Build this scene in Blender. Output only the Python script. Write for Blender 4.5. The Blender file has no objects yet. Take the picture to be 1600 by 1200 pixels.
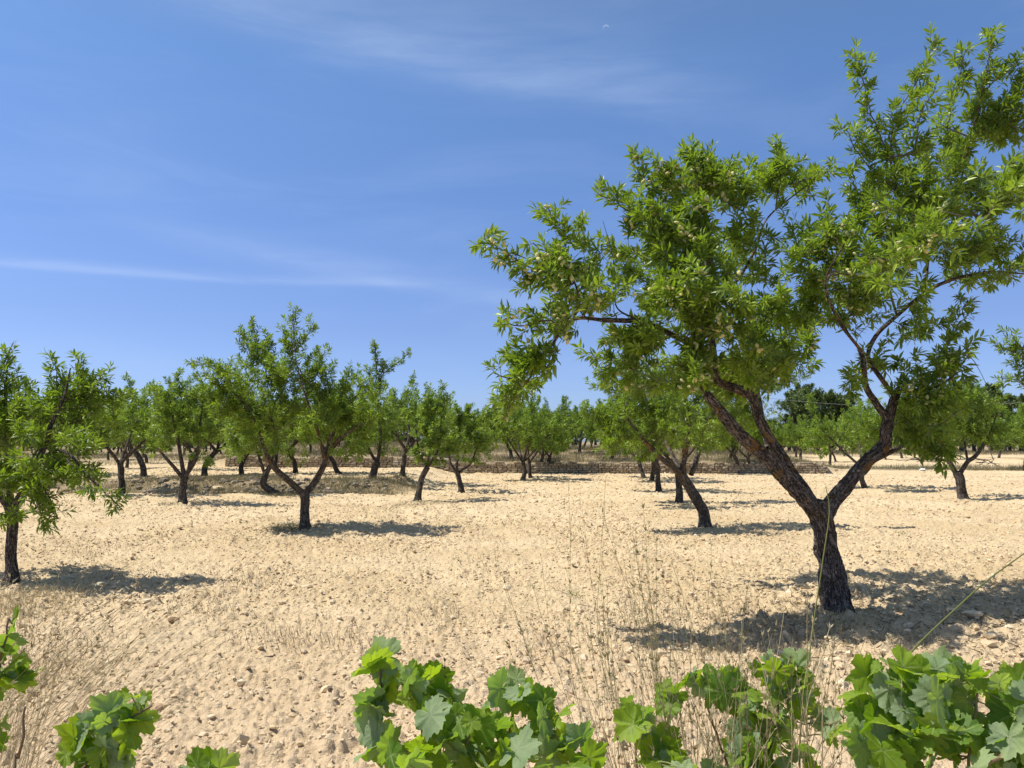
import bpy, math, random
import numpy as np
from math import sin, cos, pi, radians, sqrt, atan
from mathutils import Vector, Matrix
random.seed(7)
S = bpy.context.scene
COL = S.collection

# ------------------------------------------------------------------ camera
CAMZ = 1.7
F = 1230.0                       # focal length in pixels of the 1600 px photograph
PITCH = atan(90 / F)
cam_d = bpy.data.cameras.new('camera'); cam = bpy.data.objects.new('camera', cam_d); COL.objects.link(cam)
cam.location = (0, 0, CAMZ); cam.rotation_euler = (pi / 2 + PITCH, 0, 0)
cam_d.sensor_width = 36; cam_d.lens = F / 1600 * 36; cam_d.clip_start = 0.05; cam_d.clip_end = 6000
S.camera = cam

# ------------------------------------------------------------------ light
SUN_EL = radians(60)
SUN_AZ = math.atan2(-1.0, 0.06)      # direction to the sun, x = sin, y = cos
sd = Vector((sin(SUN_AZ) * cos(SUN_EL), cos(SUN_AZ) * cos(SUN_EL), sin(SUN_EL)))
sl = bpy.data.lights.new('sun', 'SUN'); sl.energy = 4.6; sl.angle = radians(0.53); sl.color = (1, 0.955, 0.87)
so = bpy.data.objects.new('sun', sl); COL.objects.link(so); so.rotation_euler = sd.to_track_quat('Z', 'Y').to_euler()
S.view_settings.view_transform = 'Standard'; S.view_settings.look = 'None'
S.view_settings.exposure = 0.35; S.view_settings.gamma = 1
S.render.engine = 'CYCLES'
S.cycles.max_bounces = 6; S.cycles.transparent_max_bounces = 8; S.cycles.diffuse_bounces = 3


class NT:
    """small helper to wire shader nodes"""
    def __init__(s, tree):
        s.t = tree; s.n = tree.nodes; s.l = tree.links
    def node(s, typ, **kw):
        n = s.n.new(typ)
        for k, v in kw.items():
            setattr(n, k, v)
        return n
    def put(s, sock, v):
        if isinstance(v, bpy.types.NodeSocket): s.l.new(v, sock)
        elif v is not None: sock.default_value = v
    def math(s, op, a, b=None, c=None, clamp=False):
        n = s.n.new('ShaderNodeMath'); n.operation = op; n.use_clamp = clamp
        s.put(n.inputs[0], a)
        if b is not None: s.put(n.inputs[1], b)
        if c is not None: s.put(n.inputs[2], c)
        return n.outputs[0]
    def mix(s, f, a, b, blend='MIX'):
        n = s.n.new('ShaderNodeMix'); n.data_type = 'RGBA'; n.blend_type = blend
        s.put(n.inputs[0], f)
        for k, v in ((6, a), (7, b)):
            if isinstance(v, tuple) and len(v) == 3: v = v + (1,)
            s.put(n.inputs[k], v)
        return n.outputs[2]
    def noise(s, vec, scale, detail=4, rough=0.55, dist=0.0, dim='3D', out='Fac'):
        n = s.n.new('ShaderNodeTexNoise'); n.noise_dimensions = dim
        if vec is not None: s.l.new(vec, n.inputs['Vector'])
        n.inputs['Scale'].default_value = scale; n.inputs['Detail'].default_value = detail
        n.inputs['Roughness'].default_value = rough; n.inputs['Distortion'].default_value = dist
        return n.outputs[out]
    def ramp(s, f, lo, hi, a=0.0, b=1.0):
        n = s.n.new('ShaderNodeMapRange'); n.interpolation_type = 'SMOOTHSTEP'
        s.put(n.inputs[0], f); n.inputs[1].default_value = lo; n.inputs[2].default_value = hi
        n.inputs[3].default_value = a; n.inputs[4].default_value = b
        return n.outputs[0]
    def mapping(s, vec, scale=(1, 1, 1), rot=(0, 0, 0), loc=(0, 0, 0)):
        n = s.n.new('ShaderNodeMapping'); s.l.new(vec, n.inputs[0])
        n.inputs['Scale'].default_value = scale; n.inputs['Rotation'].default_value = rot; n.inputs['Location'].default_value = loc
        return n.outputs[0]
    def bump(s, h, strength, dist, normal=None):
        n = s.n.new('ShaderNodeBump'); s.l.new(h, n.inputs['Height'])
        n.inputs['Strength'].default_value = strength; n.inputs['Distance'].default_value = dist
        if normal is not None: s.l.new(normal, n.inputs['Normal'])
        return n.outputs[0]


# ------------------------------------------------------------------ sky
W = bpy.data.worlds.new('World'); S.world = W; W.use_nodes = True
t = NT(W.node_tree)
bg = [n for n in t.n if n.type == 'BACKGROUND'][0]
sky = t.node('ShaderNodeTexSky', sky_type='NISHITA')
sky.sun_disc = False; sky.sun_elevation = SUN_EL; sky.sun_rotation = SUN_AZ
sky.altitude = 300; sky.air_density = 1.0; sky.dust_density = 0.6; sky.ozone_density = 2.0
tc = t.node('ShaderNodeTexCoord'); sx = t.node('ShaderNodeSeparateXYZ'); t.l.new(tc.outputs['Generated'], sx.inputs[0])
az = t.math('ARCTAN2', sx.outputs[0], sx.outputs[1]); el = t.math('ARCSINE', sx.outputs[2])
cmb = t.node('ShaderNodeCombineXYZ'); t.l.new(az, cmb.inputs[0]); t.l.new(el, cmb.inputs[1])
def band(a0, e0, a1, e1, width_lo, width_hi, gain, nscale):
    # a streak of cirrus along the line (a0,e0)-(a1,e1) given in azimuth / elevation
    sl_ = (e1 - e0) / (a1 - a0)
    line = t.math('ADD', t.math('MULTIPLY', t.math('SUBTRACT', az, a0), sl_), e0)
    wob = t.math('MULTIPLY', t.math('SUBTRACT', t.noise(t.mapping(cmb.outputs[0], (2.5, 2.5, 1)), nscale, 5), 0.5), width_lo * 2.2)
    d = t.math('SUBTRACT', t.math('ADD', el, wob), line)
    up = t.math('DIVIDE', d, width_hi); dn = t.math('DIVIDE', d, -width_lo)
    dd = t.math('MAXIMUM', up, dn)
    g = t.math('POWER', 2.718, t.math('MULTIPLY', t.math('MULTIPLY', dd, dd), -1.0))
    fade = t.math('MULTIPLY', t.ramp(az, a0 - 0.25, a0 + 0.1), t.ramp(az, a1 - 0.08, a1 + 0.14, 1.0, 0.0))
    tex = t.ramp(t.noise(t.mapping(cmb.outputs[0], (2.2, 16, 1), (0, 0, -math.atan(sl_))), 2.2, 7, 0.6, 0.4), 0.25, 0.75, 0.25, 1.0)
    return t.math('MULTIPLY', t.math('MULTIPLY', g, fade), t.math('MULTIPLY', tex, gain))
c1 = band(-0.42, 0.497, 0.24, 0.408, 0.018, 0.05, 0.16, 2.0)
c2 = band(-0.62, 0.189, -0.16, 0.198, 0.004, 0.008, 0.21, 1.0)
c3 = band(-0.30, 0.225, 0.05, 0.175, 0.012, 0.02, 0.14, 2.0)
wisp = t.math('MULTIPLY', t.ramp(t.noise(t.mapping(cmb.outputs[0], (1.2, 6, 1), (0, 0, 0.16)), 2.0, 8, 0.6, 0.6), 0.42, 0.85), 0.09)
cl = t.math('ADD', t.math('ADD', c1, c2), t.math('ADD', c3, wisp), clamp=True)
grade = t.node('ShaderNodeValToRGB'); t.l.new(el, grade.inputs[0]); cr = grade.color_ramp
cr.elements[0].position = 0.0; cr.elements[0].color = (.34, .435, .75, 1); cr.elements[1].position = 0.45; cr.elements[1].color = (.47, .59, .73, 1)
e_ = cr.elements.new(0.85); e_.color = (.80, .71, .60, 1); e_ = cr.elements.new(0.14); e_.color = (.40, .445, .64, 1)  # overhead sky, out of frame, warmed and brightened to lift the shadow fill
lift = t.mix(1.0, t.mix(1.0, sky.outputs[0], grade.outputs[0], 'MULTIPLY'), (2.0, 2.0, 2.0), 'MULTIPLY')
skyc = t.mix(cl, lift, (7.5, 8.6, 10.6))
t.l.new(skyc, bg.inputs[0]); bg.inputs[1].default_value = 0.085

# ------------------------------------------------------------------ numeric helpers
def hsh(ix, iy, seed=0, iz=0):
    n = (ix.astype(np.int64) * 374761393 + iy.astype(np.int64) * 668265263 + np.int64(seed) * 1274126177 + np.asarray(iz).astype(np.int64) * 2147001325) & 0xFFFFFFFF
    n = ((n ^ (n >> 13)) * 1274126177) & 0xFFFFFFFF
    n = ((n ^ (n >> 16)) * 2246822519) & 0xFFFFFFFF
    n = n ^ (n >> 15)
    return (n & 0xFFFFFF) / float(0x1000000)
def vnoise(x, y, seed=0):
    x = np.asarray(x, float); y = np.asarray(y, float)
    ix = np.floor(x); iy = np.floor(y); fx = x - ix; fy = y - iy
    fx = fx * fx * (3 - 2 * fx); fy = fy * fy * (3 - 2 * fy)
    a = hsh(ix, iy, seed); b = hsh(ix + 1, iy, seed); c = hsh(ix, iy + 1, seed); d = hsh(ix + 1, iy + 1, seed)
    return (a * (1 - fx) + b * fx) * (1 - fy) + (c * (1 - fx) + d * fx) * fy - 0.5
def vnoise3(p, seed=0):
    i = np.floor(p); f = p - i; f = f * f * (3 - 2 * f); r = 0
    for dx in (0, 1):
        for dy in (0, 1):
            for dz in (0, 1):
                w = (f[:, 0] if dx else 1 - f[:, 0]) * (f[:, 1] if dy else 1 - f[:, 1]) * (f[:, 2] if dz else 1 - f[:, 2])
                r = r + w * hsh(i[:, 0] + dx, i[:, 1] + dy, seed, i[:, 2] + dz)
    return r - 0.5
def sstep(a, b, x):
    t_ = np.clip((x - a) / (b - a), 0, 1); return t_ * t_ * (3 - 2 * t_)
def clods(x, y, cell, seed, cover=1.0):
    """height field of half buried clods and stones, 0..1"""
    u = x / cell; v = y / cell; iu = np.floor(u); iv = np.floor(v); h = np.zeros_like(u)
    for dx in (-1, 0, 1):
        for dy in (-1, 0, 1):
            cx = iu + dx; cy = iv + dy
            jx = cx + 0.15 + 0.7 * hsh(cx, cy, seed); jy = cy + 0.15 + 0.7 * hsh(cx, cy, seed + 1)
            an = hsh(cx, cy, seed + 2) * 3.14; rr = 0.25 + 0.45 * hsh(cx, cy, seed + 3) ** 1.5
            hh = 0.3 + 0.7 * hsh(cx, cy, seed + 4); hh = np.where(hsh(cx, cy, seed + 5) < cover, hh, 0)
            ex = u - jx; ey = v - jy; ca = np.cos(an); sa = np.sin(an)
            p = (ex * ca + ey * sa) / rr; q = (-ex * sa + ey * ca) / (rr * 0.7)
            d = np.maximum(np.abs(p) * 0.9 + np.abs(q) * 0.35, np.abs(q) * 0.9 + np.abs(p) * 0.35)
            h = np.maximum(h, hh * rr * 1.6 * np.clip((1 - d) * 2.4, 0, 1) * (0.8 + 0.2 * p * np.sign(jx - cx - .5)))
    return h

WALL_Y = 42.0
def gsmooth(x, y):
    x = np.asarray(x, float); y = np.asarray(y, float)
    z = 0.05 * vnoise(x / 4.0, y / 4.0, 3) + 0.03 * vnoise(x / 1.5, y / 1.5, 5)
    # terrace held by the dry stone wall, with a bank of dry grass behind it
    inx = sstep(-17.5, -14.5, x) * (1 - sstep(15.5, 19.0, x))
    z = z + inx * sstep(WALL_Y - 0.05, WALL_Y + 0.25, y) * 0.58
    z = z + inx * sstep(WALL_Y + 1.0, WALL_Y + 12.0, y) * 0.55
    z = z + (1 - inx) * sstep(WALL_Y + 2, WALL_Y + 50.0, y) * 0.3
    # low stony bank on the left
    inb = 1 - sstep(-4.6, -2.8, x + 0.35 * vnoise(x, y, 9))
    yb = 25.6 - 0.05 * (x + 4)
    z = z + inb * sstep(yb, yb + 1.6, y) * 0.32
    return z
def at(px, py, Y):
    xc = (px - 800) / F; yc = (600 - py) / F
    k = Y / (cos(PITCH) - yc * sin(PITCH))
    return np.array([xc * k, Y, CAMZ + (yc * cos(PITCH) + sin(PITCH)) * k])
def ground_px(px, py):
    """point of the ground seen at a place in the photograph"""
    lo, hi = 3.0, 160.0
    Y = lo
    while Y < hi:
        p = at(px, py, Y)
        if p[2] < float(gsmooth(p[0], p[1])): break
        Y += 0.05
    p = at(px, py, Y); p[2] = float(gsmooth(p[0], p[1])); return p

# ------------------------------------------------------------------ mesh helpers
def link(o, parent=None):
    COL.objects.link(o)
    if parent is not None: o.parent = parent
    return o
def mesh(name, verts, faces, mat, parent=None, smooth=False, attrs=None, loc=None, uv=None):
    """faces: list of integer arrays (n, k)"""
    me = bpy.data.meshes.new(name)
    V = np.asarray(verts, dtype=np.float32)
    if loc is not None and parent is None: V = V - np.asarray(loc, np.float32)
    faces = [np.asarray(f, dtype=np.int32) for f in faces if len(f)]
    me.vertices.add(len(V)); me.vertices.foreach_set('co', V.ravel())
    loops = np.concatenate([f.ravel() for f in faces]); sizes = np.concatenate([np.full(len(f), f.shape[1], np.int32) for f in faces])
    me.loops.add(len(loops)); me.loops.foreach_set('vertex_index', loops)
    me.polygons.add(len(sizes)); st = np.concatenate([[0], np.cumsum(sizes)[:-1]]).astype(np.int32)
    me.polygons.foreach_set('loop_start', st); me.polygons.foreach_set('loop_total', sizes)
    if attrs:
        for k, a in attrs.items():
            at_ = me.attributes.new(k, 'FLOAT', 'POINT'); at_.data.foreach_set('value', np.asarray(a, np.float32))
    if uv is not None:
        ul = me.uv_layers.new(name='UVMap'); ul.data.foreach_set('uv', np.asarray(uv, np.float32)[loops].ravel())
    me.update(calc_edges=True); me.validate()
    me.polygons.foreach_set('use_smooth', np.full(len(me.polygons), smooth))
    if mat: me.materials.append(mat)
    o = bpy.data.objects.new(name, me)
    if loc is not None and parent is None: o.location = Vector(loc)
    return link(o, parent)
def tag(o, label=None, cat=None, group=None, kind=None):
    if label: o['label'] = label
    if cat: o['category'] = cat
    if group: o['group'] = group
    if kind: o['kind'] = kind
    return o
def empty(name, loc, label, cat, group=None):
    o = bpy.data.objects.new(name, None); o.empty_display_size = 0.2; o.location = Vector(loc)
    COL.objects.link(o); return tag(o, label, cat, group)
def norm(v):
    v = np.asarray(v, float); return v / np.maximum(np.linalg.norm(v, axis=-1, keepdims=True), 1e-9)

def prisms(A, B, ra, rb, n=4):
    """tapered n sided tubes A->B (arrays), returns verts, quads"""
    d = norm(B - A); up = np.tile([0.13, 0.31, 0.94], (len(A), 1)); sdv = norm(np.cross(d, up)); w = np.cross(d, sdv)
    V = []
    for P, r in ((A, ra), (B, rb)):
        for k in range(n):
            a = 2 * pi * k / n
            V.append(P + (sdv * cos(a) + w * sin(a)) * r[:, None])
    V = np.stack(V, 1)             # m, 2n, 3
    m = len(A); base = (np.arange(m) * 2 * n)[:, None]
    Q = np.concatenate([base + np.array([[k, (k + 1) % n, n + (k + 1) % n, n + k]]) for k in range(n)], 0)
    return V.reshape(-1, 3), Q

def resample(pts, step):
    """Catmull-Rom through rows (x,y,z,r)"""
    P = np.asarray(pts, float); out = []
    Q = np.vstack([2 * P[0] - P[1], P, 2 * P[-1] - P[-2]])
    for i in range(1, len(Q) - 2):
        L = np.linalg.norm(Q[i + 1][:3] - Q[i][:3]); n = max(1, int(math.ceil(L / step)))
        for k in range(n):
            u = k / n
            out.append(0.5 * ((2 * Q[i]) + (-Q[i - 1] + Q[i + 1]) * u + (2 * Q[i - 1] - 5 * Q[i] + 4 * Q[i + 1] - Q[i + 2]) * u * u + (-Q[i - 1] + 3 * Q[i] - 3 * Q[i + 1] + Q[i + 2]) * u ** 3))
    out.append(P[-1]); out = np.array(out); out[:, 3] = np.maximum(out[:, 3], 0.001); return out

def sweep(pts, nside, seed, rough=0.12, cap=True, flare=False, stretch=7.0):
    P = pts[:, :3]; R = pts[:, 3]; n = len(P)
    T = norm(np.gradient(P, axis=0)); nrm = norm(np.cross(T[0], [0.3, 0.9, 0.1])); V = []
    a = np.arange(nside) * 2 * pi / nside; s = np.concatenate([[0], np.cumsum(np.linalg.norm(np.diff(P, axis=0), axis=1))])
    for i in range(n):
        nrm = norm(nrm - T[i] * np.dot(nrm, T[i])); b = np.cross(T[i], nrm)
        cxn = np.cos(a) * 2.2; syn = np.sin(a) * 2.2; r0 = R[i]
        q = np.stack([np.cos(a) * 5 + seed, np.sin(a) * 5, np.full(nside, s[i] * stretch)], 1)
        q2 = np.stack([np.cos(a) * 1.3 + seed, np.sin(a) * 1.3, np.full(nside, s[i] * 3)], 1)
        q3 = np.stack([np.cos(a) * 10 + seed, np.sin(a) * 10, np.full(nside, s[i] * stretch * 3)], 1)
        k = 1 + rough * (1.6 * vnoise3(q, 3) + 1.3 * vnoise3(q2, 5) + 1.0 * np.abs(vnoise3(q3, 8)))
        if flare: k = k * (1 + 0.55 * np.exp(-s[i] / 0.09) * (1 + 0.7 * np.cos(4 * a + seed) + .3 * np.cos(7 * a)))
        V.append(P[i] + (np.outer(np.cos(a), nrm) + np.outer(np.sin(a), b)) * (r0 * k)[:, None])
    global LIMB
    LIMB = np.stack([np.tile(np.cos(a), n) * np.repeat(R, nside), np.tile(np.sin(a), n) * np.repeat(R, nside), np.repeat(s, nside) + seed * 3.7], 1)
    V = np.concatenate(V); Q = []
    j = np.arange(nside); j2 = (j + 1) % nside
    for i in range(n - 1):
        Q.append(np.stack([i * nside + j, i * nside + j2, (i + 1) * nside + j2, (i + 1) * nside + j], 1))
    Q = np.concatenate(Q); tris = []
    if cap:
        V = np.vstack([V, P[-1] + T[-1] * R[-1] * 0.5]); c = len(V) - 1; LIMB = np.vstack([LIMB, LIMB[-1:]])
        tris = np.stack([(n - 1) * nside + j, (n - 1) * nside + j2, np.full(nside, c)], 1)
    return V, Q, tris

class Acc:
    def __init__(s): s.V = []; s.F = {}; s.n = 0; s.A = []
    def add(s, V, *faces, a=None):
        for f in faces:
            if len(f): s.F.setdefault(np.asarray(f).shape[1], []).append(np.asarray(f) + s.n)
        s.V.append(V); s.n += len(V)
        if a is not None: s.A.append(a)
    def build(s, name, mat, parent=None, smooth=False, attr=None, **kw):
        at_ = {attr: np.concatenate(s.A)} if attr else None
        return mesh(name, np.concatenate(s.V), [np.concatenate(f) for f in s.F.values()], mat, parent, smooth, at_, **kw)

# ------------------------------------------------------------------ materials
def material(name):
    m = bpy.data.materials.new(name); m.use_nodes = True; tt = NT(m.node_tree)
    b = [n for n in tt.n if n.type == 'BSDF_PRINCIPLED'][0]; return m, tt, b
def attr(tt, name):
    n = tt.node('ShaderNodeAttribute'); n.attribute_name = name; return n.outputs['Fac']

def mat_leaf(name, dark, light, pale, trans, tf=0.32, rough=0.42):
    m, tt, b = material(name)
    a = attr(tt, 'tint')
    c = tt.mix(tt.ramp(a, 0.0, 0.8), dark, light); c = tt.mix(tt.ramp(a, 0.90, 1.0), c, pale)
    geo = tt.node('ShaderNodeNewGeometry')
    under = tt.mix(0.22, c, (0.20, 0.25, 0.12))
    c2 = tt.mix(geo.outputs['Backfacing'], c, under)
    tt.put(b.inputs['Base Color'], c2); b.inputs['Roughness'].default_value = rough
    b.inputs['Specular IOR Level'].default_value = 0.38
    tr = tt.node('ShaderNodeBsdfTranslucent'); tt.put(tr.inputs[0], tt.mix(tt.ramp(a, 0.1, 1.0), tuple(0.7 * v for v in trans), trans))
    mx = tt.node('ShaderNodeMixShader'); mx.inputs[0].default_value = tf
    tt.l.new(b.outputs[0], mx.inputs[1]); tt.l.new(tr.outputs[0], mx.inputs[2])
    out = [n for n in tt.n if n.type == 'OUTPUT_MATERIAL'][0]; tt.l.new(mx.outputs[0], out.inputs[0])
    return m
M_LEAF = mat_leaf('almond_leaf', (0.040, 0.088, 0.013), (0.23, 0.33, 0.030), (0.38, 0.36, 0.06), (0.40, 0.60, 0.025), 0.31, 0.42)
M_LEAF_FAR = mat_leaf('almond_leaf_distant', (0.048, 0.10, 0.016), (0.20, 0.30, 0.036), (0.30, 0.31, 0.07), (0.38, 0.56, 0.03), 0.33)
M_PINE = mat_leaf('pine_needles', (0.07, 0.115, 0.03), (0.15, 0.21, 0.05), (0.08, 0.10, 0.04), (0.06, 0.10, 0.02), 0.12, 0.6)
M_OLIVE = mat_leaf('shrub_leaf', (0.06, 0.10, 0.03), (0.14, 0.19, 0.06), (0.2, 0.22, 0.1), (0.15, 0.2, 0.05), 0.2, 0.6)

def mat_bark(name, c0, c1, lichen, scale=1.0):
    m, tt, b = material(name)
    tc_ = tt.node('ShaderNodeTexCoord'); o = tc_.outputs['Object']
    an = tt.node('ShaderNodeAttribute'); an.attribute_name = 'limb'; lv = an.outputs['Vector']
    lv2 = tt.mix(0.035, lv, tt.noise(o, 9 * scale, 3, out='Color'))
    f1 = tt.noise(tt.mapping(lv2, (52 * scale, 52 * scale, 9 * scale)), 1.0, 5, 0.6)
    crack = tt.ramp(tt.math('ABSOLUTE', tt.math('SUBTRACT', f1, 0.5)), 0.0, 0.07)
    cross_ = tt.noise(tt.mapping(lv2, (30, 30, 60)), 1.0, 4, 0.6)
    crack = tt.math('MULTIPLY', crack, tt.ramp(tt.math('ABSOLUTE', tt.math('SUBTRACT', cross_, 0.5)), 0.0, 0.03, 0.35, 1.0))
    n1 = tt.noise(o, 14 * scale, 6, 0.65); n2 = tt.noise(o, 90 * scale, 4, 0.7)
    c = tt.mix(tt.ramp(n1, 0.3, 0.75), c0, c1)
    c = tt.mix(tt.ramp(n2, 0.48, 0.72), c, tuple(min(1, v * 2.0) for v in c1))
    c = tt.mix(crack, tuple(v * 0.25 for v in c0), c)
    if lichen:
        g = tt.node('ShaderNodeSeparateXYZ'); tt.l.new(o, g.inputs[0])
        hi = tt.ramp(g.outputs[2], 0.6, 1.6)
        lm = tt.math('MULTIPLY', tt.ramp(tt.noise(o, 6.0, 6, 0.7, 0.5), 0.52, 0.62), hi)
        lm = tt.math('MULTIPLY', lm, tt.ramp(n2, 0.35, 0.6))
        c = tt.mix(lm, c, (0.36, 0.19, 0.035))
        lw = tt.math('MULTIPLY', tt.ramp(tt.noise(o, 13.0, 5, 0.7), 0.60, 0.68), 0.6)
        c = tt.mix(lw, c, (0.24, 0.22, 0.20))
    tt.put(b.inputs['Base Color'], c); b.inputs['Roughness'].default_value = 0.9; b.inputs['Specular IOR Level'].default_value = 0.2
    h = tt.math('ADD', tt.math('MULTIPLY', crack, 1.0), tt.math('MULTIPLY', f1, 0.9)); h = tt.math('ADD', h, tt.math('MULTIPLY', n2, 0.5))
    tt.put(b.inputs['Normal'], tt.bump(h, 1.0, 0.012 / scale))
    return m
M_BARK = mat_bark('almond_bark', (0.10, 0.08, 0.066), (0.27, 0.225, 0.19), True)
M_BARK_FAR = mat_bark('almond_bark_distant', (0.085, 0.07, 0.058), (0.20, 0.168, 0.142), True, 0.7)
m_, tt, b = material('twig'); tt.put(b.inputs['Base Color'], tt.mix(tt.noise(tt.node('ShaderNodeTexCoord').outputs['Object'], 30, 3), (0.05, 0.035, 0.028), (0.16, 0.12, 0.10))); b.inputs['Roughness'].default_value = 0.8; M_TWIG = m_

# ------------------------------------------------------------------ leaves
def leaf_template(lod):
    if lod == 0:
        V = np.array([[0, 0, 0], [-.11, .28, .02], [0, .28, -.02], [.11, .28, .02], [-.115, .62, .0], [0, .62, -.05], [.115, .62, .0], [0, 1, -.16]], float)
        T = np.array([[0, 2, 1], [0, 3, 2], [4, 5, 7], [5, 6, 7]]); Q = np.array([[1, 2, 5, 4], [2, 3, 6, 5]])
        return V, T, Q
    V = np.array([[0, 0, 0], [-.16, .45, .03], [.16, .45, .03], [0, 1, -.10]], float)
    return V, np.array([[0, 2, 1], [1, 2, 3]]), np.zeros((0, 4), int)
def leaves_mesh(name, P, D, L, tint, rng, mat, parent, lod):
    """P positions, D directions, L lengths"""
    V, T, Q = leaf_template(lod); m = len(P)
    D = norm(D); up = np.tile([0, 0, 1.0], (m, 1)) + rng.normal(0, 0.55, (m, 3)); X = norm(np.cross(D, up)); Z = np.cross(X, D)
    wf = rng.uniform(0.85, 1.25, m)
    R = P[:, None, :] + (V[None, :, 0:1] * (X * wf[:, None])[:, None, :] + V[None, :, 1:2] * D[:, None, :] + V[None, :, 2:3] * Z[:, None, :]) * L[:, None, None]
    k = len(V); base = (np.arange(m) * k)[:, None, None]
    fs = [(base + T[None]).reshape(-1, 3)]
    if len(Q): fs.append((base + Q[None]).reshape(-1, 4))
    return mesh(name, R.reshape(-1, 3), fs, mat, parent, False, {'tint': np.repeat(tint, k)})

# ------------------------------------------------------------------ trees
def grow(rng, limbs, sprays, clumps, step=0.09, flex=0.3, gap=0.0, shoot=1.0):
    """limbs: polylines (x,y,z,r). sprays: leafy polylines (x,y,z,r). clumps: (centre, radii, count).
    returns node arrays and shoot list"""
    P = []; PAR = []; RF = []; PL = []
    for li, L in enumerate(limbs + sprays):
        q = resample(L, step)
        if li == 0:
            prev = -1; pl = 0
        else:
            A = np.array(P); d = np.linalg.norm(A - q[0, :3], axis=1); prev = int(np.argmin(d)); pl = PL[prev]
        for k, r in enumerate(q):
            pos = r[:3].copy()
            if k and li >= len(limbs): pos += rng.normal(0, 0.008, 3)
            if prev >= 0: pl = pl + np.linalg.norm(pos - P[prev])
            P.append(pos); PAR.append(prev); RF.append(r[3]); PL.append(pl); prev = len(P) - 1
    tips = []
    for L in sprays:
        q = resample(L, 0.045); T = norm(np.gradient(q[:, :3], axis=0))
        w = L[0][4] if len(L[0]) > 4 else 0.09
        for k in range(len(q)):
            if rng.random() < 0.12: continue
            o = rng.normal(0, 1, 3); o -= T[k] * np.dot(o, T[k]) * 0.7
            tips.append(q[k, :3] + norm(o) * w * rng.uniform(0.3, 1.0))
    cen = np.mean([c[0] for c in clumps], 0)
    for c, r, n in clumps:
        m = 0; tries = 0; r = np.array(r); c = np.array(c)
        while m < n and tries < n * 8:
            tries += 1; u = rng.normal(0, 1, 3); u = u / np.linalg.norm(u) * rng.random() ** (1 / 2.2); p = c + u * r * 0.9
            if gap and vnoise3(p[None] * 2.9, 77)[0] < gap: continue
            if rng.random() < 0.17:                 # a whole leafy shoot
                d = norm(norm(p - c) * 0.8 + norm(p - cen) * 0.5 + [0, 0, 0.55] + rng.normal(0, .35, 3)); L = rng.uniform(0.22, 0.5) * shoot
                bend = rng.normal(0, .25, 3); k = int(L / 0.055)
                for q in range(k):
                    v = q / max(1, k - 1) * L; tips.append(p + d * (v - L * .35) + bend * v * v + rng.normal(0, .022, 3))
                m += k
            else: tips.append(p); m += 1
    tips = np.array(tips); nT = len(tips); cap = len(P) + nT * 12
    NP = np.zeros((cap, 3)); NP[:len(P)] = P; cnt = len(P); PAR = PAR + [0] * (cap - cnt); RFa = np.zeros(cap); RFa[:cnt] = RF; PLa = np.zeros(cap); PLa[:cnt] = PL
    best = np.full(nT, 1e9); bi = np.zeros(nT, int)
    def update(i0, i1, act):
        d = np.linalg.norm(tips[act][:, None] - NP[None, i0:i1], axis=2) + flex * PLa[None, i0:i1]
        k = d.argmin(1); v = d[np.arange(len(act)), k]; b_ = v < best[act]
        best[act[b_]] = v[b_]; bi[act[b_]] = k[b_] + i0
    alive = np.ones(nT, bool)
    act = np.arange(nT)
    for i0 in range(0, cnt, 200): update(i0, min(cnt, i0 + 200), act)
    shoots = []
    while alive.any():
        idx = np.where(alive)[0]; i = idx[best[idx].argmin()]; alive[i] = False
        n0 = bi[i]; a = NP[n0]; p = tips[i]; L = np.linalg.norm(p - a)
        if PAR[n0] >= 0: pd = norm(a - NP[PAR[n0]])
        else: pd = np.array([0, 0, 1.0])
        k = int(min(9, max(1, math.ceil(L / 0.12))))
        c = a + (pd * 0.30 + np.array([0, 0, 0.10])) * L + rng.normal(0, 0.07, 3) * L + (p - a) * 0.25
        prev = n0; s0 = cnt
        for j in range(1, k + 1):
            u = j / k; q = (1 - u) ** 2 * a + 2 * u * (1 - u) * c + u * u * p
            NP[cnt] = q; PAR[cnt] = prev; PLa[cnt] = PLa[prev] + np.linalg.norm(q - NP[prev]); prev = cnt; cnt += 1
        d = norm(NP[cnt - 1] - NP[PAR[cnt - 1]])
        shoots.append((cnt - 1, d))
        act = np.where(alive)[0]
        if len(act): update(s0, cnt, act)
    PAR = np.array(PAR[:cnt]); NP = NP[:cnt]; RFa = RFa[:cnt]
    # radii by the pipe rule
    acc = np.zeros(cnt); isl = np.zeros(cnt, bool); isl[PAR[PAR >= 0]] = True
    e = 2.4; acc[~isl] = 0.0022 ** e
    nfix = sum(len(resample(L, step)) for L in limbs)
    order = np.arange(cnt)[::-1]
    for i in order:
        if acc[i] == 0: acc[i] = 0.0022 ** e
        if PAR[i] >= 0: acc[PAR[i]] += acc[i]
    R = acc ** (1 / e); R = np.maximum(np.minimum(R, 0.035), np.where(RFa > 0, np.minimum(RFa, 0.02), 0))
    return NP, PAR, R, shoots, nfix

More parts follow.
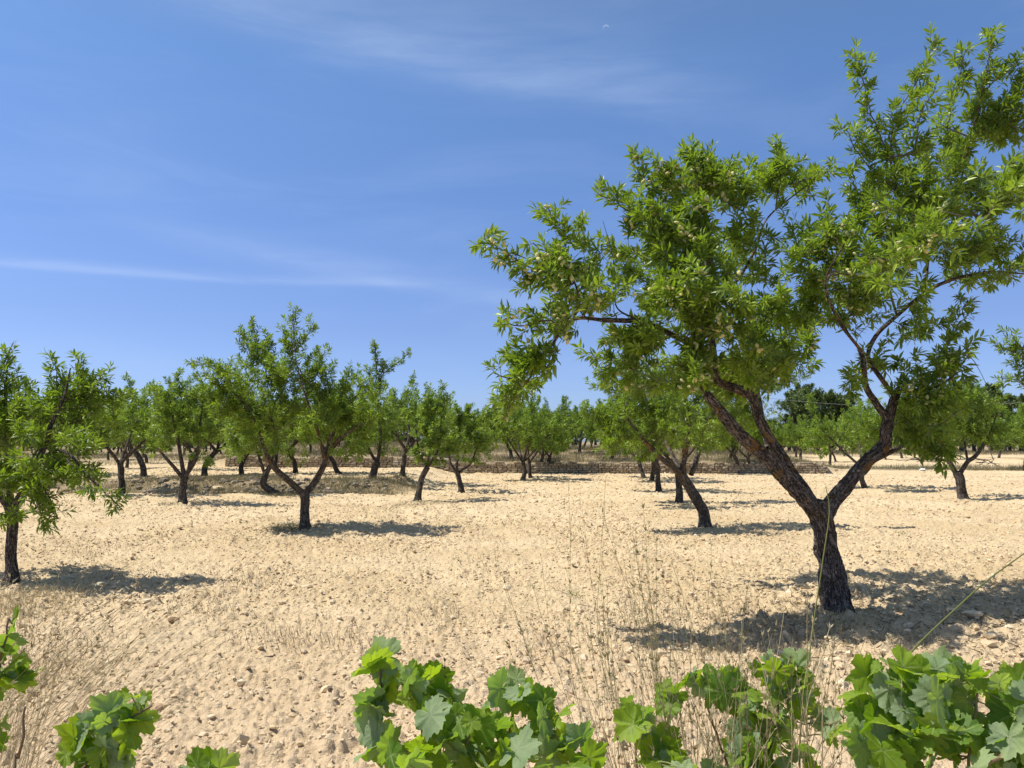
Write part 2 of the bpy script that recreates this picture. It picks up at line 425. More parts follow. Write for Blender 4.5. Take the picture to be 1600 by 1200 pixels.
def make_leaves(rng, NP, shoots, centre, per, length, slen, droop=0.15):
    P = []; D = []; L = []; T = []; EA = []; EB = []
    for (i, d) in shoots:
        p = NP[i]; out = norm(p - centre)
        ax = norm(d * 0.7 + out * 0.35 + np.array([0, 0, 0.35]) + rng.normal(0, 0.28, 3))
        sl_ = slen * rng.uniform(0.5, 1.5); n = max(4, int(per * rng.uniform(0.6, 1.4)))
        base = p - ax * sl_ * 0.4; e = p + ax * sl_ * 0.6
        EA.append(p); EB.append(e)
        o = norm(np.cross(ax, [0.2, 0.5, 0.8])); w = np.cross(ax, o); th = rng.random() * 6.28
        tone = rng.random()
        k = np.arange(n); u = (k + rng.random(n)) / n; u = u ** 0.8; a = th + k * 2.39996
        spread = np.radians(78 - 52 * u) + rng.normal(0, 0.16, n)
        rad = np.outer(np.cos(a), o) + np.outer(np.sin(a), w)
        dirs = rad * np.sin(spread)[:, None] + ax * np.cos(spread)[:, None]; dirs[:, 2] -= droop * rng.random(n)
        P.append(base + np.outer(u * sl_, ax) + rad * 0.004); D.append(dirs)
        L.append(length * rng.uniform(0.65, 1.15, n) * (1.0 - 0.25 * (u > 0.9))); T.append(np.clip(tone * 0.7 + rng.random(n) * 0.4 - 0.08, 0, 0.93) + (rng.random(n) < 0.02) * 0.2)
    return np.vstack(P), np.vstack(D), np.concatenate(L), np.clip(np.concatenate(T), 0, 1), np.array(EA), np.array(EB)

def add_limb(o, lm):
    v = np.vstack(lm).astype(np.float32); a = o.data.attributes.new('limb', 'FLOAT_VECTOR', 'POINT'); a.data.foreach_set('vector', v.ravel()); return o
def build_tree(root, seed, limbs, sprays, clumps, per=14, length=0.10, slen=0.16, lod=0, nside=16, mats=None, gap=0.0, rough=0.12, ring=0.035, flex=0.3, rs=1.0):
    limbs = [[tuple(p[:3]) + (p[3] * rs,) for p in L] for L in limbs]
    rng = np.random.default_rng(seed)
    ml, mb = mats or (M_LEAF, M_BARK)
    NP, PAR, R, shoots, nfix = grow(rng, limbs, sprays, clumps, gap=gap, flex=flex)
    tr = Acc(); lm_ = []
    for k, L in enumerate(limbs):
        q = resample(L, ring)
        if len(q) > 4:                      # slightly crooked growth
            s = np.arange(len(q)) * ring
            for c in (0, 1): q[1:, c] += (vnoise(s[1:] / 0.22, s[1:] * 0 + k * 7 + c, seed) * 0.35) * q[1:, 3] * np.minimum(1, s[1:] / 0.2)
        ns = max(6, int(nside * min(1, (q[0, 3] / 0.08) ** 0.6)))
        V, Q, T = sweep(q, ns, seed + k * 3.3, rough, True, k == 0)
        tr.add(V, Q, T); lm_.append(LIMB)
    build_trunk = lambda: add_limb(tr.build('trunk', mb, root, True), lm_)
    if lod == 0: build_trunk()
    cen = np.mean(NP[[s[0] for s in shoots]], 0); cen[2] -= 0.5
    P, D, L, T, EA, EB = make_leaves(rng, NP, shoots, cen, per, length, slen)
    i = np.arange(nfix, len(NP)); i = i[PAR[i] >= 0]
    A = NP[PAR[i]]; B = NP[i]; rb = R[i]; ra = np.minimum(R[PAR[i]], np.maximum(rb * 1.4, 0.003))
    bt = Acc() if lod == 0 else tr; V, Q = prisms(A, B, ra, rb, 5 if lod == 0 else 3); bt.add(V, Q); lm_.append(V)
    V, Q = prisms(EA, EB, np.full(len(EA), .0024), np.full(len(EA), .0012), 3); bt.add(V, Q); lm_.append(V)
    if lod == 0: bt.build('branches', M_TWIG, root, True)
    else: build_trunk()
    leaves_mesh('foliage', P, D, L, T, rng, ml, root, lod)
    return NP, PAR, shoots, rng

def px_tree(name, label, base_px, Y, limbs, sprays, clumps, seed, dens=1.0, cat='almond tree', group=None, thick=None, cp=None, **kw):
    """near trees: their limbs and leaf masses measured on the photograph and set at their own distance.
    every point is (px, py, dY[, r]); dY in metres from the distance of the trunk."""
    g = ground_px(*base_px); Y0 = g[1] if Y is None else Y
    g = at(base_px[0], base_px[1], Y0); g[2] = float(gsmooth(g[0], g[1])) - 0.03
    root = empty(name, g, label, cat, group)
    def c3(p): return at(p[0], p[1], Y0 + p[2]) - g
    LM = []
    for L in limbs:
        rows = [list(c3(p)) + [p[3]] for p in L]
        LM.append(rows)
    LM[0][0][:3] = [0, 0, -0.05]
    SP = [[list(c3(p)) + [p[3] if len(p) > 3 else 0.008 - 0.005 * k / len(s)] for k, p in enumerate(s[::-1])] for s in sprays]
    CL = []
    rng = np.random.default_rng(seed + 1)
    for c in clumps:
        px, py, rx, ry, dY = c[:5]; k = c[5] if len(c) > 5 else 1.0
        m = (Y0 + dY) / F; rx_, ry_ = rx * m, ry * m; rd = c[6] if len(c) > 6 else max(0.55 if Y0 < 18 else 0.35, 0.95 * sqrt(rx_ * ry_))
        n = int(dens * k * (rx_ * ry_) * (0.5 + rd) * 170)
        CL.append((c3((px, py, dY)), (rx_, rd, ry_), max(3, n)))
    r = build_tree(root, seed, LM, SP, CL, **kw)
    return root, r

# ================================================================== GROUND
def micro(x, y):
    """clods, stones and wheel ruts of the tilled soil"""
    rr = np.hypot(x, y)
    wx = x + 0.05 * vnoise(x * 6, y * 6, 11); wy = y + 0.05 * vnoise(x * 6, y * 6, 12)
    lump = vnoise(x / 0.8, y / 0.8, 13) * 0.05 + vnoise(x / 0.25, y / 0.25, 14) * 0.032
    dens = sstep(-0.25, 0.25, vnoise(x / 1.7, y / 1.7, 15) + 0.5 * vnoise(x / 0.6, y / 0.6, 16))
    c = clods(wx, wy, 0.26, 21, 0.55) * 0.075 * (0.4 + 0.6 * dens) + clods(wx, wy, 0.11, 31, 0.85) * 0.058 * (0.6 + 0.4 * dens) + clods(wx, wy, 0.055, 41, 0.9) * 0.040
    fine = vnoise(x / 0.03, y / 0.03, 17) * 0.010
    def rut(x0, y0, x1, y1, w):
        tx, ty = x1 - x0, y1 - y0; L = math.hypot(tx, ty); d = np.abs((x - x0) * ty - (y - y0) * tx) / L
        return np.exp(-(d / w) ** 2)
    ru = rut(0.2, 4.5, -3.2, 22, 0.16) + rut(1.6, 4.5, -1.6, 22, 0.16)
    ru = np.clip(ru, 0, 1) * sstep(4, 6, y) * (1 - sstep(24, 30, y))
    return (lump + c + fine) * (1 - 0.6 * ru) * (1 - 0.5 * sstep(30, 60, rr)) - 0.02 * ru
def ground_z(x, y):
    x = np.atleast_1d(np.asarray(x, float)); y = np.atleast_1d(np.asarray(y, float)); return gsmooth(x, y) + micro(x, y)
def build_ground():
    r = np.concatenate([np.arange(0.3, 3.4, 0.25), np.exp(np.arange(np.log(3.5), np.log(70), 0.0052)), np.exp(np.linspace(np.log(71), np.log(4500), 60))])
    a = np.concatenate([np.linspace(-pi, radians(-40), 60)[:-1], np.linspace(radians(-40), radians(40), 800), np.linspace(radians(40), pi, 60)[1:-1]])
    RR, AA = np.meshgrid(r, a, indexing='ij'); n, m = RR.shape
    x = (RR * np.sin(AA)).ravel(); y = (RR * np.cos(AA)).ravel(); rr = RR.ravel()
    z = gsmooth(x, y)
    z = z + micro(x, y)
    # attributes: where dry weeds stain the soil
    ing = sstep(-17.5, -14.5, x) * (1 - sstep(15.5, 19.0, x)) * sstep(WALL_Y, WALL_Y + 0.3, y)
    yb = 25.6 - 0.05 * (x + 4)
    bank = (1 - sstep(-4.4, -3.0, x)) * sstep(yb - 0.3, yb, y) * (1 - sstep(yb + 3.0, yb + 4.5, y))
    fl = sstep(40, 62, y) * (1 - sstep(8.0, 20.0, x + 3 * vnoise(x / 5, y / 5, 6)))
    rs = sstep(12, 15, x) * np.exp(-((y - 49 - 2 * vnoise(x / 6, y / 6, 8)) / 2.2) ** 2) * 0.9
    dry = np.clip(np.maximum.reduce([sstep(78, 95, y), ing, bank * 0.9, fl * 0.8, rs]), 0, 1)
    i = np.arange(n - 1)[:, None] * m + np.arange(m - 1)[None, :]
    Q = np.stack([i, i + m, i + m + 1, i + 1], -1).reshape(-1, 4)
    M, tt, b = material('stony_soil')
    tc_ = tt.node('ShaderNodeNewGeometry'); pos = tc_.outputs['Position']
    n1 = tt.noise(pos, 0.35, 5, 0.6); n2 = tt.noise(pos, 2.0, 7, 0.7); n3 = tt.noise(pos, 26, 4, 0.7); n4 = tt.noise(pos, 110, 3, 0.7)
    col = tt.mix(tt.ramp(n1, 0.35, 0.65), SOIL_A, SOIL_B)
    sp = tt.node('ShaderNodeSeparateXYZ'); tt.l.new(pos, sp.inputs[0])
    col = tt.mix(tt.math('MULTIPLY', tt.ramp(sp.outputs[1], 4.0, 9.0, 1.0, 0.0), 0.6), col, SOIL_PINK)
    col = tt.mix(tt.math('MULTIPLY', tt.ramp(n2, 0.45, 0.72), 0.5), col, (0.42, 0.30, 0.17))
    col = tt.mix(tt.math('MULTIPLY', tt.ramp(n3, 0.50, 0.72), 0.4), col, (0.78, 0.65, 0.43))
    col = tt.mix(tt.math('MULTIPLY', tt.ramp(n4, 0.55, 0.75), 0.45), col, (0.26, 0.18, 0.11))
    d = attr(tt, 'dry'); dm = tt.math('MULTIPLY', d, tt.ramp(tt.noise(pos, 1.3, 7, 0.7), 0.25, 0.6, 0.45, 1.0))
    dc = tt.mix(tt.noise(pos, 4, 6, 0.7), (0.17, 0.13, 0.08), (0.32, 0.25, 0.15))
    col = tt.mix(dm, col, dc)
    tt.put(b.inputs['Base Color'], col); b.inputs['Roughness'].default_value = 0.95; b.inputs['Specular IOR Level'].default_value = 0.1
    vb = tt.node('ShaderNodeTexVoronoi'); tt.l.new(tt.mapping(pos, (1, 1, 1)), vb.inputs['Vector']); vb.inputs['Scale'].default_value = 20
    h = tt.math('ADD', tt.math('MULTIPLY', vb.outputs['Distance'], -0.7), tt.math('ADD', n3, tt.math('MULTIPLY', n4, 0.5)))
    tt.put(b.inputs['Normal'], tt.bump(h, 0.9, 0.03))
    o = mesh('ground', np.stack([x, y, z], 1), [Q], M, None, True, {'dry': dry}); tag(o, 'pale stony tilled soil of the orchard', None, None, 'structure')
    return o
SOIL_A = (0.61, 0.46, 0.265); SOIL_B = (0.71, 0.555, 0.345); SOIL_PINK = (0.65, 0.49, 0.325)
build_ground()

# ------------------------------------------------------------------ stones
import bmesh
def rock_templates(n, sub, seed):
    out = []; rng = np.random.default_rng(seed)
    for k in range(n):
        bm = bmesh.new(); bmesh.ops.create_icosphere(bm, subdivisions=sub, radius=1)
        V = np.array([v.co[:] for v in bm.verts]); Fc = np.array([[v.index for v in f.verts] for f in bm.faces]); bm.free()
        for q in range(7):                              # chop facets off
            d = norm(rng.normal(0, 1, 3)); c = rng.uniform(0.45, 0.85); s = V @ d; V = V - np.outer(np.maximum(s - c, 0), d)
        V *= rng.uniform([0.8, 0.6, 0.4], [1.2, 1.0, 0.8]); V += rng.normal(0, 0.05, V.shape) * (1 if sub == 1 else 0.5)
        out.append((V, Fc))
    return out
def scatter_rocks(name, temps, P, size, rng, mat, attrname='tint', sink=0.25, parent=None, loc=None):
    acc = Acc(); which = rng.integers(0, len(temps), len(P))
    for k, (V, Fc) in enumerate(temps):
        idx = np.where(which == k)[0]
        if not len(idx): continue
        a = rng.random(len(idx)) * 6.28; tl = rng.normal(0, 0.25, len(idx)); s = size[idx]
        c, s_ = np.cos(a), np.sin(a); ct, st = np.cos(tl), np.sin(tl)
        X = V[None, :, 0] * c[:, None] - V[None, :, 1] * s_[:, None]; Yv = V[None, :, 0] * s_[:, None] + V[None, :, 1] * c[:, None]; Z = V[None, :, 2] + 0 * X
        Y2 = Yv * ct[:, None] - Z * st[:, None]; Z2 = Yv * st[:, None] + Z * ct[:, None]
        W_ = np.stack([X, Y2, Z2], -1) * s[:, None, None] + P[idx][:, None, :]; W_[..., 2] += (0.5 - sink) * s[:, None] * 0.6
        nv = len(V); fs = (np.arange(len(idx)) * nv)[:, None, None] + Fc[None]
        acc.add(W_.reshape(-1, 3), fs.reshape(-1, 3), a=np.repeat(rng.random(len(idx)), nv))
    return acc.build(name, mat, parent, False, attrname, loc=loc)
def mat_stone(name, a, c, d):
    m, tt, b = material(name); v = attr(tt, 'tint'); g = tt.node('ShaderNodeNewGeometry').outputs['Position']
    col = tt.mix(v, a, c); col = tt.mix(tt.ramp(v, 0.93, 0.97), col, d)
    col = tt.mix(tt.math('MULTIPLY', tt.ramp(tt.noise(g, 30, 5, 0.7), 0.5, 0.8), 0.4), col, tuple(x * 0.55 for x in a))
    tt.put(b.inputs['Base Color'], col); b.inputs['Roughness'].default_value = 0.92; b.inputs['Specular IOR Level'].default_value = 0.15
    tt.put(b.inputs['Normal'], tt.bump(tt.noise(g, 60, 5, 0.7), 0.6, 0.01)); return m
M_STONE = mat_stone('field_stone', (0.56, 0.425, 0.25), (0.72, 0.59, 0.40), (0.42, 0.29, 0.18))
def field(rng, density, r0, r1, amax=42):
    area = 2 * radians(amax) * (r1 ** 2 - r0 ** 2) / 2; n = int(area * density)
    r = np.sqrt(rng.uniform(r0 ** 2, r1 ** 2, n)); a = radians(1) * rng.uniform(-amax, amax, n)
    x, y = r * np.sin(a), r * np.cos(a)
    keep = (vnoise(x / 1.7, y / 1.7, 15) + 0.5 * vnoise(x / 0.6, y / 0.6, 16) + rng.uniform(-0.45, 0.45, n)) > -0.1
    keep &= ~((y > WALL_Y - 0.6) & (x > -16) & (x < 17))
    return x[keep], y[keep]
rng = np.random.default_rng(5)
T1 = rock_templates(10, 1, 1); T2 = rock_templates(8, 2, 2)
allP, allS = [], []
for dens_, r0, r1, s0, s1 in ((420, 3.6, 9, .007, .020), (190, 9, 16, .012, .026), (90, 3.6, 22, .014, .040), (26, 22, 46, .028, .06), (3.0, 3.6, 46, .03, .08)):
    x, y = field(rng, dens_, r0, r1); allP.append(np.stack([x, y, ground_z(x, y)], 1)); allS.append(s0 + (s1 - s0) * rng.random(len(x)) ** 2)
allP = np.vstack(allP); allS = np.concatenate(allS)
tag(scatter_rocks('gravel', T1, allP, allS, rng, M_STONE), 'pale clods and pebbles strewn over the tilled soil', 'gravel', None, 'stuff')

def one_rock(px, py, size, label, mat, seed, flat=1.0):
    g = ground_px(px, py); rg = np.random.default_rng(seed); V, Fc = rock_templates(1, 3, seed)[0]
    V = V * size; V[:, 2] *= flat; V += norm(V) * (vnoise3(V / size * 2.5, seed)[:, None] * size * 0.25)
    g[2] = float(ground_z(g[0], g[1])[0]); V = V + g + [0, 0, size * 0.35 * flat]
    tag(mesh('field_stone', V, [Fc], mat, None, False, {'tint': np.full(len(V), rg.random() * 0.8)}, loc=g), label, 'stone')
M_BROWNSTONE = mat_stone('brown_stone', (0.25, 0.16, 0.09), (0.36, 0.24, 0.15), (0.3, 0.2, 0.12))
M_WHITESTONE = mat_stone('white_stone', (0.70, 0.68, 0.62), (0.78, 0.76, 0.70), (0.7, 0.7, 0.7))
one_rock(271, 980, 0.065, 'brown stone on bare soil at the left, in front of the tree shadow', M_BROWNSTONE, 3, 0.8)
one_rock(156, 917, 0.085, 'pale stone lying in the shadow of the leftmost almond tree', M_STONE, 4, 0.7)
one_rock(200, 948, 0.055, 'small pale stone at the near edge of the leftmost tree shadow', M_STONE, 5, 0.8)
one_rock(480, 921, 0.075, 'tan stone beside a patch of dry stubble in the open soil', M_STONE, 6, 0.6)
one_rock(340, 765, 0.22, 'pale boulder on the low stony bank between two left trees', M_STONE, 7, 0.7)
one_rock(85, 771, 0.25, 'flat pale boulder at the foot of the bank near the left edge', M_STONE, 8, 0.5)
one_rock(1442, 736, 0.17, 'small white block standing on the soil beyond the big tree', M_WHITESTONE, 9, 1.0)
one_rock(1520, 968, 0.10, 'pale stone in the big almond tree shadow at the right', M_STONE, 10, 0.8)
one_rock(645, 1168, 0.03, 'small round stone under the leaves of the central vine', M_STONE, 11, 0.8)

# ------------------------------------------------------------------ dry stone wall and rubble bank
def block_template(seed):
    bm = bmesh.new(); bmesh.ops.create_cube(bm, size=1); bmesh.ops.bevel(bm, geom=bm.edges[:], offset=0.14, segments=1, affect='EDGES')
    bmesh.ops.triangulate(bm, faces=bm.faces[:])
    V = np.array([v.co[:] for v in bm.verts]); Fc = np.array([[v.index for v in f.verts] for f in bm.faces]); bm.free()
    V += np.random.default_rng(seed).normal(0, 0.05, V.shape); return V, Fc
def build_wall():
    rg = np.random.default_rng(12); acc = Acc(); tmp = [block_template(k) for k in range(9)]; x0, x1 = -15.2, 16.5
    row_z = 0.0; hmax = 0.66
    while row_z < hmax:
        h = rg.uniform(0.09, 0.15); x = x0
        while x < x1:
            w = rg.uniform(0.12, 0.38); V, Fc = tmp[rg.integers(9)]
            if row_z > 0.52 and rg.random() < 0.35: x += w; continue
            y = WALL_Y + rg.uniform(-0.03, 0.03) + 0.06 * row_z
            P = V * [w * 0.97, 0.30, h * 0.98] + [x + w / 2, y, row_z + h / 2 + float(gsmooth(x, WALL_Y - 0.3)) - 0.04 + 0.02 * vnoise(x, 0, 4)]
            acc.add(P, Fc, a=np.full(len(P), rg.random())); x += w
        row_z += h
    M = mat_stone('wall_stone', (0.27, 0.215, 0.145), (0.44, 0.36, 0.25), (0.50, 0.43, 0.32))
    o = acc.build('dry_stone_wall', M, None, False, 'tint', loc=(0, WALL_Y, 0)); tag(o, 'long low dry stone terrace wall at the far end of the field', 'stone wall')
build_wall()
rg = np.random.default_rng(14); n = 900
x = rg.uniform(-22, -4.2, n); y = 25.6 - 0.05 * (x + 4) + rg.uniform(-0.2, 1.9, n) ; P = np.stack([x, y, gsmooth(x, y) + 0.02], 1)
cl_ = vnoise(x / 0.8, y / 0.8, 33) + 0.3 * rg.random(n) > 0.02; P = P[cl_]
M_RUB = mat_stone('rubble_stone', (0.13, 0.11, 0.09), (0.30, 0.25, 0.19), (0.5, 0.42, 0.32))
tag(scatter_rocks('rubble', T2, P, 0.04 + 0.12 * rg.random(len(P)) ** 2, rg, M_RUB), 'grey rubble stones along the low bank on the left', 'rubble', None, 'stuff')

# ================================================================== NEAR ALMOND TREES
A_T = [
 [(1312, 962, 0, .172), (1301, 905, 0, .148), (1291, 850, 0, .134), (1283, 805, 0, .136), (1278, 785, 0, .11)],
 [(1284, 815, 0, .10), (1250, 772, -.1, .092), (1205, 722, -.25, .085), (1160, 683, -.4, .075), (1130, 648, -.5, .065), (1104, 616, -.55, .050)],
 [(1278, 798, .05, .085), (1240, 745, .05, .075), (1208, 695, .05, .070), (1188, 655, .0, .066), (1172, 618, .0, .064), (1140, 604, .0, .060), (1119, 592, .0, .055), (1112, 545, .0, .052), (1108, 470, .05, .046), (1107, 390, .1, .040), (1098, 310, .1, .026), (1085, 262, .1, .014)],
 [(1286, 808, 0, .098), (1318, 762, .1, .092), (1352, 724, .2, .084), (1380, 698, .25, .080), (1384, 672, .25, .070), (1392, 640, .25, .066), (1402, 612, .25, .050)],
 [(1386, 655, .25, .050), (1368, 628, .2, .044), (1353, 600, .1, .036), (1348, 560, 0, .030), (1343, 545, 0, .024)],
 [(1400, 622, .25, .032), (1376, 590, .2, .030), (1356, 556, .2, .028), (1372, 520, .3, .027), (1402, 493, .4, .026), (1446, 457, .5, .026), (1490, 436, .6, .022), (1550, 425, .7, .016), (1620, 430, .8, .010)],
 [(1446, 457, .5, .022), (1452, 400, .6, .020), (1478, 340, .7, .017), (1500, 285, .8, .014), (1515, 225, .9, .010), (1533, 150, .9, .006), (1550, 62, .9, .004)],
 [(1402, 612, .25, .030), (1440, 610, .1, .026), (1475, 597, -.1, .014), (1500, 580, -.2, .006)],
 [(1112, 520, .0, .036), (1070, 530, -.3, .033), (1010, 505, -.6, .030), (945, 500, -.8, .026), (895, 500, -.9, .020), (858, 545, -1.0, .016), (825, 595, -1.0, .010), (795, 638, -1.0, .005)],
 [(1108, 470, .05, .026), (1150, 440, .4, .022), (1180, 390, .7, .018), (1200, 340, .9, .012), (1260, 290, 1.0, .008)],
 [(895, 500, -.9, .014), (905, 470, -.9, .012), (890, 430, -1.0, .009), (850, 415, -1.1, .007), (800, 395, -1.2, .004)],
 [(1010, 505, -.6, .014), (965, 482, -.5, .009), (962, 440, -.5, .007), (956, 395, -.5, .005), (942, 345, -.5, .0025)],
 [(1352, 724, .2, .045), (1400, 702, .8, .030), (1440, 680, 1.2, .022), (1465, 655, 1.3, .01)],
 [(1200, 700, .05, .035), (1180, 600, .9, .028), (1150, 520, 1.4, .020), (1120, 440, 1.6, .012)],
 [(1343, 545, 0, .022), (1310, 500, -.3, .018), (1290, 440, -.6, .014), (1320, 380, -.8, .008)],
 [(1402, 493, .4, .018), (1385, 440, .3, .014), (1370, 380, .2, .010), (1400, 300, .2, .006)],
]
A_S = [
 [(758, 372, -1.3), (790, 395, -1.2), (830, 420, -1.1), (880, 450, -1.0)],
 [(830, 380, -1.1), (860, 408, -1.0), (895, 440, -1.0)],
 [(853, 322, -.9), (868, 350, -.9), (884, 385, -.9), (893, 430, -.9)],
 [(905, 340, -.6), (915, 375, -.6), (925, 405, -.6), (910, 450, -.8)],
 [(985, 242, -.2), (1000, 272, -.2), (1015, 300, -.2), (1040, 340, -.2)],
 [(935, 302, -.5), (962, 315, -.4), (1000, 340, -.3)],
 [(860, 545, -1.0), (840, 565, -1.1), (815, 600, -1.0), (790, 640, -1.0)],
 [(780, 500, -1.2), (815, 510, -1.1), (860, 500, -1.0)],
 [(775, 585, -1.2), (805, 590, -1.1), (830, 580, -1.0)],
 [(1343, 82, .3), (1350, 130, .3), (1362, 180, .3), (1385, 235, .3), (1400, 280, .3)],
 [(1460, 62, .5), (1444, 105, .5), (1420, 150, .5), (1398, 190, .4), (1388, 250, .3)],
 [(1508, 78, .8), (1500, 115, .8), (1488, 160, .8), (1480, 200, .8)],
 [(1550, 50, 1.), (1545, 95, 1.), (1535, 140, 1.), (1525, 190, 1.)],
 [(1595, 100, 1.), (1565, 118, 1.), (1540, 140, 1.), (1520, 190, .9)],
 [(1320, 198, .1), (1338, 232, .1), (1362, 262, .2), (1390, 290, .2)],
 [(1332, 262, .2), (1338, 300, .2), (1352, 340, .2)],
 [(1462, 140, .1), (1445, 165, .1), (1435, 200, .2), (1430, 240, .2)],
 [(1075, 240, .0), (1088, 275, .0), (1100, 310, .0)],
 [(1110, 235, .3), (1112, 260, .3), (1110, 300, .2)],
 [(1215, 235, .8), (1222, 262, .8), (1215, 300, .7)],
 [(1150, 255, .3), (1160, 290, .3), (1160, 330, .3)],
 [(1300, 268, .9), (1270, 275, .9), (1240, 290, .9)],
 [(1510, 470, .4), (1495, 500, .4), (1480, 540, .3), (1470, 580, .2)],
 [(1545, 200, 1.0), (1570, 160, 1.0), (1620, 110, 1.0)],
 [(1340, 330, .2), (1360, 300, .2), (1385, 280, .2)],
 [(1505, 555, -.2), (1480, 575, -.1), (1450, 600, .0)],
 [(1600, 290, 1.), (1570, 310, .9), (1530, 340, .8)],
]
A_C = [
 # px, py, rx, ry, dY, weight
 (850, 430, 45, 30, -1.0, 1.3), (905, 465, 40, 28, -.9, 1.1), (870, 505, 40, 22, -.9, 1.5), (845, 560, 32, 30, -1.0, 1.8), (812, 605, 24, 24, -1.0, 1.9), (790, 630, 14, 14, -1.0, 1.9, .3),
 (990, 345, 40, 32, -.3, .45), (1045, 300, 38, 40, -.1, 1.1), (1095, 285, 52, 36, .0, 1.5), (1160, 290, 48, 34, .3, 1.3), (1215, 280, 42, 30, .7, 1.2), (1270, 280, 34, 18, .9, 1.2),
 (1010, 400, 44, 45, -.4, 1.0), (1075, 360, 60, 50, -.6, 1.3), (1150, 370, 45, 48, .3, 0.7), (1100, 430, 68, 45, -.8, 1.2), (1020, 465, 50, 38, -.6, 1.2), (1185, 430, 35, 50, .5, .4),
 (1040, 525, 72, 36, -.5, 1.5), (1125, 500, 60, 45, -.7, 1.5), (990, 560, 40, 40, -.5, .9), (1060, 575, 70, 40, -.3, 1.2), (1120, 560, 55, 40, .9, 1.0), (1190, 545, 50, 55, .5, 1.0), (1215, 480, 45, 45, .5, .9),
 (1235, 400, 38, 42, .8, .45), (1265, 440, 48, 42, .1, 1.0), (1300, 375, 52, 42, -.3, 1.2), (1262, 500, 50, 30, .7, .5), (1330, 425, 55, 45, -.4, 1.1), (1375, 350, 52, 42, .2, 1.2), (1420, 300, 52, 42, .3, 1.1),
 (1470, 250, 50, 36, .7, 1.0), (1530, 235, 45, 45, 1.0, 1.1), (1580, 200, 40, 60, 1.0, 1.2), (1590, 140, 26, 24, 1.0, .9), (1460, 340, 52, 42, .6, 1.2), (1530, 320, 52, 42, .8, 1.0), (1400, 400, 52, 40, .1, 1.2), (1370, 465, 42, 40, -.2, 1.0),
 (1480, 400, 52, 35, .5, 1.0), (1545, 385, 48, 30, .8, 1.1), (1580, 425, 30, 26, .8, 1.0), (1430, 515, 42, 30, .4, .7), (1455, 470, 50, 25, .5, .5), (1330, 500, 35, 30, -.1, .6),
 (1430, 620, 40, 34, .0, 1.5), (1475, 580, 34, 30, -.1, 1.2), (1440, 665, 46, 32, .3, 1.5), (1450, 700, 30, 22, .5, 1.3), (1335, 590, 20, 34, .0, .6), (1385, 570, 36, 30, .5, .6), (1480, 640, 30, 26, .4, 1.2),
 (1060, 600, 60, 24, -.6, 1.3), (1165, 560, 42, 34, -.5, 1.2), (1235, 560, 30, 40, -.3, .9), (1120, 625, 34, 18, -.7, .9), (1105, 350, 34, 50, -.7, 1.2), (930, 430, 30, 36, -.7, .7), (960, 470, 30, 22, -.7, .8), (1560, 430, 40, 20, .6, 1.0), (1000, 420, 50, 50, 1.7, .6), (1080, 480, 80, 60, 2.0, .6), (1150, 400, 60, 60, 2.0, .5), (990, 540, 50, 40, 1.6, .6), (1060, 350, 50, 50, 1.8, .5), (1420, 380, 70, 60, -1.5, .4), (1490, 330, 60, 60, -1.7, .45), (1345, 420, 50, 50, -1.6, .35), (1560, 300, 50, 60, -1.5, .45),
 (1640, 260, 60, 80, 1.4, .8), (1660, 380, 60, 60, 1.5, .8), (1680, 480, 60, 50, 1.8, .7), (1230, 590, 26, 22, .5, .5), (1165, 600, 40, 30, 1.2, .8), (1210, 540, 50, 50, 1.4, .8), (1300, 470, 60, 40, 1.3, .6), (1360, 300, 40, 34, 1.2, .4),
]
treeA, rA = px_tree('almond_tree', 'large foreground almond tree with a forked trunk and green almonds, at the right', (1312, 957), None, A_T, A_S, A_C, 101,
                    dens=2.8, per=17, length=0.112, slen=0.13, rs=.75, lod=0, nside=34, rough=0.26, ring=0.020, gap=-0.07, flex=0.12)

# ------------------------------------------------------------------ green almonds of the big tree
def almond_mesh(seed):
    rg = np.random.default_rng(seed); bm = bmesh.new(); bmesh.ops.create_uvsphere(bm, u_segments=12, v_segments=8, radius=1)
    V = np.array([v.co[:] for v in bm.verts]); Fs = [[v.index for v in f.verts] for f in bm.faces]; bm.free()
    z = V[:, 2]; w = np.where(z > 0, 1 - 0.35 * z ** 2, 1.0); V = V * np.stack([w * 0.62, w * 0.45, np.ones_like(z)], 1)
    V[:, 0] += 0.10 * z ** 2 - 0.05 * np.exp(-((V[:, 0] + .6) / .2) ** 2)
    V[:, 2] += 0.12 * (z > 0.95)
    return V * 0.029 * rg.uniform(0.85, 1.15), [np.array([f for f in Fs if len(f) == 3]), np.array([f for f in Fs if len(f) == 4])]
m_, tt, b = material('almond_hull'); tcn = tt.node('ShaderNodeTexCoord').outputs['Object']; gp = tt.node('ShaderNodeNewGeometry').outputs['Position']
tt.put(b.inputs['Base Color'], tt.mix(tt.ramp(tt.noise(gp, 3.0, 3), 0.35, 0.65), (0.34, 0.36, 0.13), (0.56, 0.51, 0.19))); b.inputs['Roughness'].default_value = 0.75
b.inputs['Sheen Weight'].default_value = 0.2; tt.put(b.inputs['Normal'], tt.bump(tt.noise(gp, 200, 3), 0.3, 0.003)); M_HULL = m_
